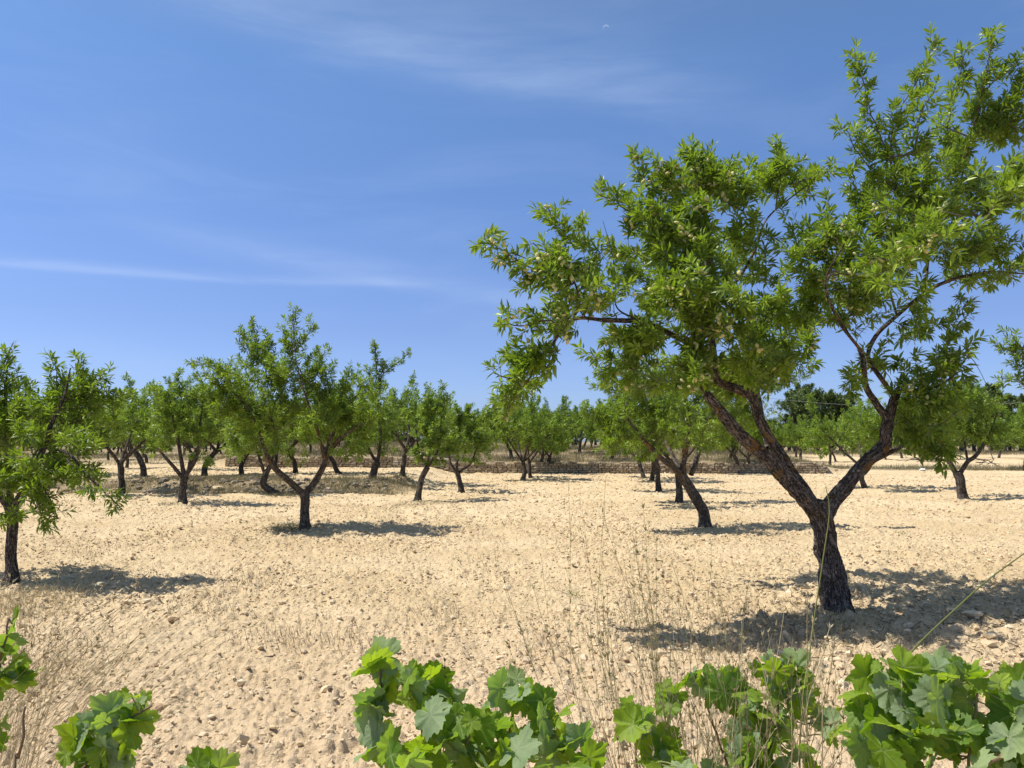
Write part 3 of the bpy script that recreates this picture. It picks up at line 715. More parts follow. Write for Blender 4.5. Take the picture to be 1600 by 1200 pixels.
def add_almonds(root, r, n_parts, n_stuff):
    NP, PAR, shoots, rg = r
    data = []
    temps = [almond_mesh(k) for k in range(3)]; me = []
    cand = np.array([s[0] for s in shoots]); depth = NP[cand][:, 1] + root.location.y
    front = cand[np.argsort(depth)[: int(len(cand) * 0.35)]]; cl = rg.permutation(front)
    pos = []
    for i in cl:
        k = rg.integers(2, 5)
        for j in range(k):
            pos.append((NP[i] + norm(rg.normal(0, 1, 3) + [0, -1.2, -0.2]) * rg.uniform(0.05, 0.10), rg.integers(3), rg.normal(0, 1, 3) + [0, -.3, -.8]))
        if len(pos) > n_parts + n_stuff: break
    acc = Acc()
    for j, (p, k, d) in enumerate(pos[: n_parts + n_stuff]):
        q = Vector(d).to_track_quat('Z', 'Y')
        if j < n_parts:
            if len(me) <= k or me[k] is None:
                while len(me) <= k: me.append(None)
                V, Fc = temps[k]; o = mesh('almond', V, Fc, M_HULL, root, True); me[k] = o.data
            else:
                o = bpy.data.objects.new('almond', me[k]); link(o, root)
            o.location = Vector(p); o.rotation_mode = 'QUATERNION'; o.rotation_quaternion = q
        else:
            V, Fc = temps[k]; acc.add(V @ np.array(q.to_matrix()).T + p, *Fc)
    if n_stuff:
        o = acc.build('almonds', M_HULL, root, True); o['kind'] = 'stuff'
add_almonds(treeA, rA, 100, 620)

# ------------------------------------------------------------------ the other measured trees
KW = dict(rs=.76, per=15, length=0.108, slen=0.15, nside=16, gap=-0.11)
px_tree('almond_tree', 'almond tree with a bent trunk leaning left, standing behind the big tree', (1103, 826), None,
 [[(1103, 826, 0, .16), (1098, 800, 0, .14), (1085, 772, 0, .13), (1072, 752, 0, .125), (1064, 738, 0, .12)],
  [(1068, 745, 0, .08), (1045, 725, -.2, .07), (1022, 706, -.5, .06), (1000, 680, -.8, .04), (970, 640, -1.0, .02)],
  [(1066, 742, 0, .09), (1070, 705, .1, .08), (1076, 665, .1, .07), (1070, 620, .2, .04), (1060, 570, .2, .02)],
  [(1080, 742, .1, .07), (1092, 705, .3, .06), (1100, 668, .4, .05), (1125, 630, .6, .03), (1150, 590, .8, .02)],
  [(1064, 735, 0, .06), (1045, 700, .6, .05), (1020, 650, .9, .03), (1000, 600, 1., .02)]],
 [[(925, 572, -.5), (950, 590, -.4), (985, 610, -.3)], [(912, 640, -.8), (945, 650, -.7), (980, 650, -.5)], [(925, 600, 0), (960, 610, 0), (990, 620, 0)],
  [(1270, 580, .5), (1240, 590, .5), (1200, 600, .4)], [(1250, 540, .5), (1225, 560, .5), (1200, 590, .5)]],
 [(980, 600, 50, 30, -.4, .9), (970, 660, 45, 40, -.8, 1.3), (1010, 690, 45, 30, -.3, 1.0), (1030, 640, 60, 45, -.4, 1.2), (1090, 640, 60, 40, .2, 1), (1060, 590, 70, 35, .2, 1), (1130, 600, 50, 45, .6, 1), (1150, 650, 45, 40, .6, 1), (1060, 670, 60, 30, -.9, 1.0), (955, 700, 25, 18, -.8, .8), (1180, 620, 40, 40, .5, .8), (1110, 690, 40, 20, .8, .7)],
 102, dens=1.7, group='almond trees in the right row', **KW)
px_tree('almond_tree', 'broad almond tree with a Y-shaped trunk and tall top shoots, left of centre', (477, 828), None,
 [[(477, 828, 0, .135), (477, 805, 0, .115), (477, 785, 0, .112), (476, 768, 0, .12)],
  [(474, 772, 0, .085), (450, 750, -.1, .08), (430, 732, -.2, .07), (415, 706, -.3, .055), (404, 672, -.4, .035), (385, 635, -.5, .02), (350, 600, -.6, .01)],
  [(478, 770, 0, .085), (495, 748, .1, .08), (508, 722, .2, .07), (515, 690, .3, .055), (535, 650, .4, .035), (560, 615, .4, .02)],
  [(430, 732, -.2, .05), (432, 695, .3, .035), (422, 640, .6, .022), (415, 580, .7, .012), (398, 520, .7, .006)],
  [(508, 722, .2, .05), (498, 680, -.3, .034), (478, 620, -.6, .022), (462, 560, -.7, .010), (457, 492, -.8, .005)],
  [(512, 705, .2, .036), (538, 680, -.4, .022), (580, 655, -.6, .01)]],
 [[(458, 482, -.6), (459, 510, -.6), (462, 540, -.6)], [(490, 502, -.3), (480, 525, -.4), (466, 545, -.5)], [(440, 506, -.5), (446, 530, -.5), (455, 552, -.5)],
  [(396, 505, .6), (400, 530, .6), (404, 560, .5)], [(375, 515, .5), (385, 540, .5), (395, 560, .5)], [(418, 520, .5), (420, 545, .5), (422, 570, .4)], [(300, 562, -.6), (325, 572, -.6), (355, 590, -.5)], [(508, 545, 0), (500, 570, 0), (490, 595, 0)]],
 [(345, 585, 36, 22, -.5, 1), (370, 612, 42, 30, -.4, 1.1), (345, 650, 30, 40, -.4, 1.0), (400, 555, 34, 30, .4, 1.2), (415, 600, 45, 38, .3, 1.1), (395, 650, 50, 42, -.3, 1.2), (445, 575, 42, 30, -.2, 1.0), (465, 620, 45, 40, .2, .9), (500, 595, 42, 32, .2, 1), (535, 620, 42, 34, .3, 1), (560, 605, 30, 24, .3, 1), (545, 660, 50, 36, .2, 1.1), (500, 660, 40, 32, -.5, .8), (575, 650, 34, 34, -.2, 1.1), (445, 690, 50, 24, -.4, .7), (385, 700, 40, 20, -.1, .9), (540, 700, 34, 18, .2, 1), (430, 640, 50, 40, .8, .9), (510, 640, 50, 40, .9, .9)],
 103, dens=2.1, group='almond trees in the left rows', **KW)
px_tree('almond_tree', 'almond tree cut by the left edge, with a low branch hanging to the right', (18, 910), None,
 [[(18, 912, 0, .10), (18, 880, 0, .078), (19, 845, 0, .076), (20, 810, 0, .08), (14, 790, 0, .085)],
  [(16, 795, 0, .06), (-30, 740, .1, .05), (-80, 690, .1, .04), (-110, 620, .1, .02)],
  [(18, 800, 0, .065), (45, 755, -.1, .055), (62, 715, -.2, .05), (80, 665, -.2, .035), (100, 620, -.2, .022), (110, 575, -.2, .01)],
  [(18, 798, 0, .06), (12, 730, .4, .05), (8, 660, .5, .035), (10, 590, .5, .015), (15, 545, .5, .008)],
  [(62, 715, -.2, .03), (100, 705, -.4, .025), (135, 740, -.6, .014), (165, 770, -.7, .006)]],
 [[(190, 797, -.7), (165, 772, -.7), (135, 745, -.6), (105, 720, -.5)], [(122, 560, -.1), (118, 590, -.1), (105, 625, -.1)], [(85, 560, 0), (88, 590, 0), (90, 620, 0)], [(170, 590, .1), (140, 600, 0), (110, 620, 0)], [(178, 650, .2), (170, 620, .1), (140, 610, 0)], [(20, 535, .4), (10, 560, .4), (0, 590, .4)], [(60, 820, -.4), (65, 790, -.4), (60, 760, -.3)], [(85, 815, -.5), (80, 785, -.5), (70, 760, -.4)]],
 [(0, 600, 40, 40, .3, 1), (50, 630, 45, 36, 0, 1.2), (105, 640, 50, 34, -.1, 1.2), (145, 625, 30, 28, 0, 1), (20, 680, 55, 44, .1, 1.2), (90, 690, 50, 34, -.3, 1.1), (140, 690, 34, 34, -.3, 1), (40, 735, 55, 36, -.4, 1.3), (0, 760, 36, 34, -.3, 1.3), (95, 735, 36, 24, -.4, 1), (75, 775, 26, 30, -.5, 1), (-60, 650, 60, 70, 0, .9), (-70, 560, 50, 50, .2, .7), (-100, 720, 50, 40, .2, .8), (10, 800, 24, 18, -.3, .8), (50, 660, 60, 50, .7, .9), (-20, 690, 60, 60, .8, .8), (150, 660, 30, 30, .4, .8)],
 104, dens=2.3, group='almond trees in the left rows', **KW)
KM = dict(rs=.76, per=15, length=0.125, slen=0.16, nside=12, gap=-0.2, lod=1, mats=(M_LEAF_FAR, M_BARK_FAR))
px_tree('almond_tree', 'almond tree with three rising limbs, between the left edge tree and the Y-shaped one', (285, 789), None,
 [[(285, 789, 0, .16), (286, 770, 0, .13), (288, 745, 0, .13)], [(288, 750, 0, .07), (268, 725, 0, .06), (245, 700, 0, .04)], [(288, 748, 0, .08), (280, 700, .1, .06), (272, 660, .1, .04), (265, 620, .1, .02)], [(288, 748, 0, .08), (308, 712, 0, .06), (312, 670, 0, .04), (318, 620, 0, .02)]],
 [[(278, 583, 0), (280, 600, 0), (282, 620, 0)], [(240, 612, 0), (255, 625, 0), (265, 640, 0)]],
 [(255, 630, 26, 22, 0, 1), (285, 630, 34, 30, 0, 1), (320, 620, 30, 30, 0, 1), (265, 670, 32, 28, 0, .9), (305, 675, 36, 30, 0, 1), (335, 660, 28, 40, .3, .9), (250, 700, 20, 16, 0, .7), (320, 715, 26, 14, .2, .8), (280, 650, 50, 40, 1.0, .8)],
 105, dens=1.4, group='almond trees in the left rows', **KM)
px_tree('almond_tree', 'small almond tree leaning right on a thin trunk, left of two in the middle', (651, 783), None,
 [[(651, 783, 0, .15), (656, 765, 0, .11), (660, 745, 0, .105), (668, 730, 0, .10)], [(668, 732, 0, .05), (655, 705, 0, .04), (650, 670, 0, .02)], [(668, 730, 0, .06), (685, 700, 0, .04), (690, 650, 0, .02)], [(668, 730, 0, .05), (672, 690, .5, .04), (678, 640, .5, .02)]],
 [[(692, 600, 0), (690, 620, 0), (686, 645, 0)], [(705, 615, 0), (698, 630, 0), (690, 645, 0)], [(666, 618, 0), (668, 635, 0), (672, 650, 0)]],
 [(675, 645, 22, 28, 0, 1.2), (665, 680, 26, 26, 0, 1.2), (690, 685, 28, 30, 0, 1.2), (655, 705, 18, 18, 0, 1), (682, 715, 24, 16, 0, 1.2), (675, 680, 40, 30, .8, .7)],
 106, dens=1.5, group='almond trees in the left rows', **KM)
px_tree('almond_tree', 'small almond tree with a straight thin trunk, right of two in the middle', (721, 771), None,
 [[(721, 771, 0, .14), (719, 755, 0, .11), (714, 735, 0, .11)], [(714, 738, 0, .05), (703, 720, 0, .045), (700, 690, 0, .02)], [(714, 736, 0, .06), (716, 700, 0, .04), (718, 660, 0, .02)], [(716, 738, 0, .05), (735, 725, 0, .045), (745, 700, 0, .03)]],
 [[(735, 632, 0), (725, 645, 0), (715, 660, 0)], [(712, 630, 0), (715, 650, 0), (718, 670, 0)]],
 [(715, 655, 22, 18, 0, 1.2), (700, 690, 22, 24, 0, 1), (725, 690, 26, 26, 0, 1.1), (750, 690, 26, 28, .2, 1.1), (735, 660, 24, 20, 0, 1), (750, 722, 14, 8, 0, 1), (725, 690, 40, 26, 1.0, .7)],
 107, dens=1.5, group='almond trees in the left rows', **KM)
px_tree('almond_tree', 'tall almond tree with two long bare-looking shoots spread at its top, near the stone wall', (582, 751), None,
 [[(582, 751, 0, .2), (584, 735, 0, .16), (590, 722, 0, .16)], [(590, 724, 0, .08), (575, 700, 0, .06), (565, 670, 0, .04)], [(590, 722, 0, .09), (595, 680, 0, .06), (590, 630, 0, .04), (588, 590, 0, .025), (600, 570, 0, .02)]],
 [[(586, 537, 0, .03), (587, 560, 0, .03), (589, 590, 0, .03)], [(640, 550, 0, .03), (620, 568, 0, .03), (600, 582, 0, .03)], [(573, 575, 0), (582, 590, 0), (588, 610, 0)], [(600, 565, 0, .03), (597, 580, 0, .03), (592, 610, 0, .03)]],
 [(590, 620, 20, 26, 0, 1), (575, 650, 30, 26, 0, 1), (600, 660, 28, 30, 0, 1), (570, 690, 26, 22, 0, 1), (600, 695, 30, 18, 0, 1), (612, 640, 18, 20, 0, .8)],
 108, dens=.62, group='almond trees in the left rows', **dict(KM, length=.14, slen=.24))
px_tree('almond_tree', 'almond tree with a forked grey trunk in open soil near the right edge', (1505, 781), None,
 [[(1505, 782, 0, .19), (1502, 760, 0, .16), (1496, 738, 0, .16)], [(1496, 742, 0, .09), (1484, 722, 0, .08), (1472, 695, 0, .06), (1450, 665, 0, .04)], [(1500, 740, 0, .09), (1512, 722, 0, .08), (1528, 708, 0, .07), (1545, 680, 0, .04), (1560, 640, 0, .02)], [(1512, 722, 0, .05), (1505, 680, .5, .04), (1500, 640, .5, .02)]],
 [[(1470, 612, 0), (1480, 630, 0), (1490, 650, 0)], [(1530, 600, 0), (1528, 620, 0), (1525, 640, 0)]],
 [(1465, 650, 28, 24, 0, 1), (1500, 635, 34, 28, 0, 1.1), (1540, 635, 34, 30, 0, 1.1), (1480, 675, 32, 22, 0, 1), (1520, 675, 36, 26, 0, 1.1), (1555, 665, 28, 28, 0, 1), (1500, 650, 60, 30, 1.2, .7), (1545, 695, 24, 10, 0, 1)],
 109, dens=1.3, group='almond trees in the right row', **KM)
px_tree('almond_tree', 'almond tree past the right edge whose branch tips reach into the picture', (1740, 860), None,
 [[(1740, 860, 0, .15), (1738, 820, 0, .12), (1735, 790, 0, .12)], [(1735, 792, 0, .08), (1700, 740, 0, .06), (1670, 660, 0, .04), (1630, 600, 0, .02)], [(1735, 792, 0, .08), (1770, 730, 0, .06), (1800, 640, 0, .03)], [(1735, 790, 0, .07), (1735, 700, .4, .05), (1720, 600, .4, .02)]],
 [[(1553, 540, 0), (1580, 548, 0), (1620, 570, 0)], [(1575, 512, 0), (1590, 535, 0), (1620, 570, 0)], [(1560, 590, 0), (1590, 598, 0), (1630, 610, 0)], [(1585, 565, 0), (1610, 580, 0), (1640, 600, 0)]],
 [(1640, 600, 50, 40, 0, 1), (1700, 580, 60, 50, 0, 1), (1780, 600, 60, 60, 0, 1), (1680, 660, 60, 40, 0, 1), (1760, 680, 70, 40, 0, 1), (1830, 650, 50, 40, 0, .8), (1720, 620, 80, 60, 1, .7)],
 110, dens=1.3, group='almond trees in the right row', **KW)
px_tree('almond_tree', 'crooked almond tree whose trunk lies along the ground behind the Y-shaped one', (440, 774), None,
 [[(442, 776, 0, .16), (425, 768, 0, .14), (412, 758, 0, .14), (415, 742, 0, .12), (422, 728, 0, .10)], [(415, 744, 0, .07), (405, 715, 0, .06), (395, 680, 0, .03)], [(422, 730, 0, .07), (430, 700, 0, .05), (435, 660, 0, .03)]],
 [[(380, 600, 0), (385, 630, 0), (390, 660, 0)]],
 [(400, 670, 36, 30, 0, 1), (435, 665, 34, 30, 0, 1), (380, 700, 26, 20, 0, 1), (420, 700, 36, 18, .5, 1), (365, 670, 24, 30, .4, 1)],
 111, dens=1.1, group='almond trees in the left rows', **KM)

# ------------------------------------------------------------------ the rest of the orchard: eight built trees, copied
def almond_spec(seed):
    rg = np.random.default_rng(seed); lean = rg.normal(0, .22, 2); h = rg.uniform(.75, 1.0); r = rg.uniform(.075, .10)
    top = np.array([lean[0], lean[1], h]); mid = top * [.35, .35, .5] + [rg.normal(0, .04), rg.normal(0, .04), 0]
    limbs = [[(0, 0, -.08, r * 1.25), (*mid, r), (*top, r)]]; clumps = []; sprays = []; n = rg.integers(3, 5); a0 = rg.random() * 6.28
    for k in range(n):
        a = a0 + k * 6.28 / n + rg.normal(0, .25); R = rg.uniform(.9, 1.35); z = rg.uniform(1.9, 2.5); dx, dy = cos(a), sin(a)
        m = top + [dx * R * .4, dy * R * .4, (z - h) * .35]; e = np.array([dx * R, dy * R, z])
        limbs.append([(*(top - [0, 0, .05]), r * .62), (*m, r * .5), (*(m * .45 + e * .55), r * .33), (*e, r * .14)])
        clumps.append((e + [0, 0, .1], (.66, .66, .52), 66)); clumps.append((m * .3 + e * .7 + [dx * .35, dy * .35, -.25], (.64, .64, .44), 56))
        if rg.random() < .7: sprays.append([(*(e + [0, 0, .3]), .006), (*(e + [rg.normal(0, .15), rg.normal(0, .15), .75]), .005), (*(e + [rg.normal(0, .25), rg.normal(0, .25), rg.uniform(1.0, 1.5)]), .003)])
    clumps.append((np.array([0, 0, 2.2]), (.85, .85, .55), 60)); clumps.append((np.array([0, 0, 2.8]), (.6, .6, .35), 26))
    for k in range(5):
        a = rg.random() * 6.28; clumps.append((np.array([cos(a) * 1.35, sin(a) * 1.35, rg.uniform(1.5, 2.5)]), (.42, .42, .38), 18))
    return limbs, sprays, clumps
def copy_tree(o, loc, rz, s, label, cat=None, group=None):
    c = o.copy(); COL.objects.link(c); c.location = Vector(loc); c.rotation_euler = (0, 0, rz); c.scale = (s, s, s * random.uniform(.92, 1.08)); c['label'] = label
    if group: c['group'] = group
    for ch in o.children:
        d = ch.copy(); COL.objects.link(d); d.parent = c
    return c
PROTO = []
for k in range(8):
    o = empty('almond_tree', (0, 0, 0), '', 'almond tree'); build_tree(o, 200 + k, *almond_spec(200 + k), per=15, length=.14, slen=.20, lod=1, nside=9, mats=(M_LEAF_FAR, M_BARK_FAR), gap=-.25, ring=.06)
    PROTO.append(o)
used = [False] * 8; placed = []
def place(x, y, label, group, s=None, k=None):
    k = random.randrange(8) if k is None else k; s = s or random.uniform(.88, 1.15); loc = (x, y, float(gsmooth(x, y)) - .02); rz = random.random() * 6.28
    placed.append((x, y))
    if not used[k]:
        used[k] = True; o = PROTO[k]; o.location = Vector(loc); o.rotation_euler = (0, 0, rz); o.scale = (s,) * 3; o['label'] = label; o['group'] = group; return o
    return copy_tree(PROTO[k], loc, rz, s, label, group=group)
RR_ = 'almond trees in the right row'; LL_ = 'almond trees in the left rows'
for px, py, s, lab, grp in (
    (1061, 788, 1.08, 'almond tree with a straight dark trunk, right behind the bent leaning tree', RR_),
    (1030, 768, 1.05, 'third almond tree of the right row, just left of the straight dark trunk', RR_),
    (1017, 753, 1.05, 'almond tree fourth in the right row, its trunk thin and close to the third', RR_),
    (1007, 747, 1.0, 'almond tree last in the right row, half hidden by the fourth', RR_),
    (1352, 764, 1.05, 'almond tree whose trunk shows just right of the fork of the big tree', RR_),
    (190, 774, 1.1, 'almond tree at the foot of the stony bank, just right of the left edge tree', LL_),
    (628, 746, 1.1, 'almond tree with a curved trunk in front of the stone wall, left half', LL_),
    (816, 751, 1.1, 'almond tree leaning right, in front of the middle of the stone wall', LL_),
    (830, 748, 1.0, 'almond tree leaning left behind the right-leaning one at the middle of the wall', LL_),
    (844, 739, .95, 'small almond tree left of a pair right against the stone wall', LL_),
    (858, 740, .95, 'small almond tree right of a pair right against the stone wall', LL_),
    (226, 746, 1.15, 'almond tree leaning right on top of the bank, behind the left trees', LL_),
    (318, 745, 1.1, 'almond tree on top of the bank just right of the three-limbed tree', LL_),
    (378, 744, 1.1, 'almond tree on top of the bank, left of the crooked trunk', LL_),
    (530, 741, 1.05, 'almond tree seen between the Y-shaped tree and the tall shoots', LL_),
    (462, 740, 1.05, 'almond tree seen through the fork of the Y-shaped tree', LL_),
    (1297, 730, 1.0, 'round almond tree in the fork of the big tree', RR_),
    (1250, 722, 1.1, 'almond tree left of the round one, behind the big tree', RR_),
    (1152, 736, 1.0, 'almond tree with a thin dark trunk under the left limb of the big tree', RR_),
    (1174, 740, .9, 'low almond tree crossing the lower left limb of the big tree', RR_),
    (1560, 716, 1.2, 'almond tree behind the grey forked trunk near the right edge', RR_),
    (1600, 735, 1.2, 'almond tree cut by the right edge behind the grey forked trunk', RR_),
    (1410, 716, 1.15, 'almond tree behind the low right foliage of the big tree', RR_)):
    g = ground_px(px, py); place(g[0], g[1], lab, grp, s)
# the far rows
rg = random.Random(3); n_ = 0
for j in range(15):
    Y = 45.5 + j * 5.6
    for i in range(-16, 17):
        X = i * 6.0 + (j * 0.55) + rg.uniform(-.5, .5); yy = Y + rg.uniform(-.6, .6)
        if abs(X) > 0.72 * yy: continue
        if X > 13 and (yy < 62 or rg.random() < .35): continue
        if j > 8 and rg.random() < .3: continue
        if -15 > X and yy < 46: continue
        if min((X - a) ** 2 + (yy - b_) ** 2 for a, b_ in placed) < 9: continue
        zone = 'on the terrace behind the stone wall' if -16 < X < 17 else ('beyond the bank at the far left' if X < 0 else 'at the far right end')
        place(X, yy, 'small almond tree in the far rows ' + zone, 'far almond trees ' + zone, rg.uniform(.82, 1.08)); n_ += 1
for X, Y in ((4.3, 50), (5.8, 58), (6.4, 71), (5.0, 64), (8.2, 82), (3.2, 56), (7.6, 64)): place(X, Y, 'small almond tree in the far rows on the terrace behind the stone wall', 'far almond trees on the terrace behind the stone wall', rg.uniform(.85, 1.0))
for X, Y in ((-19, 33), (-24, 34), (-26, 40), (-20, 41), (-29, 46), (-15.5, 38), (-23, 28.8), (-27, 31)):
    place(X, Y, 'almond tree standing on the upper level beyond the left bank', 'almond trees beyond the left bank', rg.uniform(1, 1.2))

# ------------------------------------------------------------------ pines and wood on the skyline
def pine_spec(seed, h, w, low=.35):
    rg = np.random.default_rng(seed); limbs = [[(0, 0, -.1, .22), (rg.normal(0, .1), 0, h * .4, .17), (rg.normal(0, .2), 0, h * .95, .05)]]; cl = []
    for k in range(14):
        z = h * rg.uniform(low, .97); a = rg.random() * 6.28; R = w * (1.05 - (z / h) ** 2 * .75) * rg.uniform(.3, .8)
        cl.append((np.array([cos(a) * R, sin(a) * R, z]), (w * .45, w * .45, h * .12), 36))
    return limbs, [], cl
PP = []
for k, (h, w) in enumerate(((7.5, 2.6), (8.2, 3.2), (6.5, 3.0))):
    o = empty('pine_tree', (0, 0, 0), '', 'pine tree'); build_tree(o, 300 + k, *pine_spec(300 + k, h, w), per=16, length=.42, slen=.5, lod=1, nside=6, mats=(M_PINE, M_BARK_FAR), ring=.3); PP.append(o)
for k, (h, w) in enumerate(((5.0, 2.6), (4.4, 2.9))):
    o = empty('scrub_tree', (0, 0, 0), '', 'tree'); build_tree(o, 320 + k, *pine_spec(320 + k, h, w, .1), per=16, length=.34, slen=.45, lod=1, nside=6, mats=(M_OLIVE, M_BARK_FAR), ring=.3); PP.append(o)
up_ = [False] * 5
def place_pine(px, top, Y, k, label, group):
    x = (px - 800) / F * Y; z0 = float(gsmooth(x, Y)); ht = CAMZ + (690 - top) / F * Y - z0; s = ht / (7.5, 8.2, 6.5, 5.0, 4.4)[k]; loc = (x, Y, z0 - .1)
    if not up_[k]:
        up_[k] = True; o = PP[k]; o.location = Vector(loc); o.scale = (s,) * 3; o['label'] = label; o['group'] = group
    else: copy_tree(PP[k], loc, rg.random() * 6, s, label, group=group)
place_pine(197, 640, 92, 0, 'dark pine rising above the orchard on the left', 'lone pines')
for px, top, k in ((1240, 616, 1), (1256, 609, 0), (1274, 606, 1), (1292, 609, 0), (1312, 622, 2)):
    place_pine(px, top, 100 + rg.uniform(-5, 6), k, 'dark pine in the clump seen through the fork of the big tree', 'pines behind the fork')
for px, top, k in ((1455, 612, 1), (1478, 603, 1), (1500, 598, 0), (1520, 600, 1), (1545, 606, 0), (1568, 612, 1), (1592, 618, 0), (1625, 612, 1), (1660, 610, 0)):
    place_pine(px, top, 104 + rg.uniform(-5, 6), k, 'dark pine in the wood on the right skyline', 'pines on the right skyline')
for i in range(76):
    px = -150 + i * 25 + rg.uniform(-8, 8); place_pine(px, rg.uniform(648, 664), 126 + rg.uniform(-7, 7), 3 + i % 2, 'low bushy tree in the wood line behind the orchard', 'trees of the distant wood line')

# ================================================================== GRASS, WEEDS, STUBBLE
def mat_grass(name, a, c, d, tf=0.25):
    m, tt, b = material(name); v = attr(tt, 'tint'); col = tt.mix(tt.ramp(v, 0, .7), a, c); col = tt.mix(tt.ramp(v, .75, 1), col, d)
    tt.put(b.inputs['Base Color'], col); b.inputs['Roughness'].default_value = .6; b.inputs['Specular IOR Level'].default_value = .3
    tr = tt.node('ShaderNodeBsdfTranslucent'); tt.put(tr.inputs[0], col); mx = tt.node('ShaderNodeMixShader'); mx.inputs[0].default_value = tf
    tt.l.new(b.outputs[0], mx.inputs[1]); tt.l.new(tr.outputs[0], mx.inputs[2]); tt.l.new(mx.outputs[0], [n for n in tt.n if n.type == 'OUTPUT_MATERIAL'][0].inputs[0]); return m
M_DRY = mat_grass('dry_grass', (0.28, 0.22, 0.12), (0.52, 0.43, 0.25), (0.60, 0.53, 0.34))
M_GREYWEED = mat_grass('grey_weed', (0.10, 0.105, 0.055), (0.22, 0.21, 0.12), (0.34, 0.30, 0.18))
M_GREENGRASS = mat_grass('green_grass', (0.12, 0.15, 0.04), (0.26, 0.28, 0.09), (0.40, 0.36, 0.16))
M_STUB = mat_grass('stubble', (0.10, 0.07, 0.045), (0.24, 0.17, 0.10), (0.40, 0.31, 0.18), .05)
def blades(P, D, L, Wd, rng, bend=0.35, segs=3):
    m = len(P); D = norm(D); X = norm(np.cross(D, rng.normal(0, 1, (m, 3)))); B = norm(np.cross(D, X)) ; B[:, 2] -= .5
    us = np.linspace(0, 1, segs + 1); rows = []
    for u in us[:-1]:
        c = P + D * (L * u)[:, None] + B * (L * bend * u * u)[:, None]; w = (Wd * (1 - .55 * u) * .5)[:, None]; rows += [c - X * w, c + X * w]
    rows.append(P + D * L[:, None] + B * (L * bend)[:, None]); V = np.stack(rows, 1); k = V.shape[1]; b0 = (np.arange(m) * k)[:, None]
    Q = np.concatenate([b0 + np.array([[2 * i, 2 * i + 1, 2 * i + 3, 2 * i + 2]]) for i in range(segs - 1)]) if segs > 1 else np.zeros((0, 4), int)
    T = b0 + np.array([[k - 3, k - 2, k - 1]]); return V.reshape(-1, 3), Q, T, k
def grass_obj(name, P, D, L, Wd, rng, mat, bend=.35, segs=3, parent=None, loc=None, tint=None):
    V, Q, T, k = blades(P, D, L, Wd, rng, bend, segs)
    tn = rng.random(len(P)) if tint is None else tint
    return mesh(name, V, [Q, T], mat, parent, False, {'tint': np.repeat(tn, k)}, loc=loc)
def updir(rng, n, spread): d = rng.normal(0, spread, (n, 3)); d[:, 2] = 1; return d

# dry weeds on the terrace, on the bank and along the far field edge
rg = np.random.default_rng(40); Ps = []
n = 42000; x = rg.uniform(-17, 17, n); y = WALL_Y + .35 + rg.uniform(0, 1, n) ** 1.6 * 22; Ps.append(np.stack([x, y], 1)[vnoise(x / 1.5, y / 1.5, 50) > -.18])
n = 26000; x = rg.uniform(-24, -3.2, n); y = 25.6 - .05 * (x + 4) + rg.uniform(-.4, 3.4, n); Ps.append(np.stack([x, y], 1)[vnoise(x / .9, y / .9, 51) > -.05])
n = 16000; x = rg.uniform(12, 44, n); y = 48 + rg.normal(0, 1.5, n) + 2 * vnoise(x / 6, x * 0, 8); Ps.append(np.stack([x, y], 1)[vnoise(x / 2.5, y / 2.5, 52) > -.0])
n = 26000; x = rg.uniform(-60, -15, n); y = rg.uniform(44, 75, n); Ps.append(np.stack([x, y], 1)[(vnoise(x / 3, y / 3, 53) > -.1)])
n = 12000; x = rg.uniform(18, 75, n); y = rg.uniform(84, 110, n); Ps.append(np.stack([x, y], 1))
Ps = np.vstack(Ps); P = np.column_stack([Ps, gsmooth(Ps[:, 0], Ps[:, 1])]); n = len(P)
sc = 1 + (P[:, 1] > 44) * .6
o = grass_obj('weeds', P, updir(rg, n, .45), rg.uniform(.10, .34, n) * sc, rg.uniform(.006, .014, n) * (P[:, 1] / 26), rg, mat_grass('field_weeds', (0.14, 0.12, 0.065), (0.33, 0.27, 0.15), (0.20, 0.23, 0.10)), .3, 2)
tag(o, 'dry brown weeds on the terrace, the bank and the field edges', 'weeds', None, 'stuff')

# tufts round the foot of single trees
def tuft(px, py, rx, ry, h, n, label, mat, seed, name='weed_tuft'):
    rg = np.random.default_rng(seed); g = ground_px(px, py); m = g[1] / F; r = np.sqrt(rg.random(n)); a = rg.random(n) * 6.28
    x = g[0] + np.cos(a) * r * rx * m; y = g[1] + np.sin(a) * r * ry; k = vnoise(x / .25, y / .25, seed) + rg.uniform(-.3, .5, n) > -.05; x, y = x[k], y[k]; n = len(x)
    L = h * rg.uniform(.4, 1.15, n) * (1 - .5 * r[k]); g[2] = float(gsmooth(g[0], g[1]))
    o = grass_obj(name, np.stack([x, y, ground_z(x, y) - .01], 1), updir(rg, n, .6), L, rg.uniform(.003, .006, n) * max(1, g[1] / 13), rg, mat, .5, 2, loc=g); tag(o, label, 'weeds')
tuft(462, 826, 42, .7, .26, 1700, 'grey-green weed tuft at the foot of the Y-shaped almond tree', M_GREYWEED, 60)
tuft(655, 788, 42, .7, .20, 1100, 'grey-green weeds round the foot of the small leaning tree', M_GREYWEED, 61)
tuft(280, 789, 30, .7, .20, 800, 'pale weeds at the foot of the three-limbed tree', M_GREYWEED, 62)
tuft(1345, 985, 95, 1.0, .15, 4200, 'low dry weeds in the shade at the foot of the big almond tree', M_DRY, 63)
tuft(1300, 975, 40, .5, .12, 500, 'small dark weeds against the trunk of the big almond tree', M_GREYWEED, 64)
tuft(35, 950, 90, 1.2, .28, 2600, 'dry straw grass around the foot of the tree at the left edge', M_DRY, 65)
tuft(545, 760, 60, 1.2, .28, 2200, 'patch of dry weeds at the right end of the stony bank', M_GREYWEED, 66)
tuft(445, 776, 30, .8, .32, 1000, 'green-grey bush of weeds by the crooked trunk', M_GREYWEED, 67)
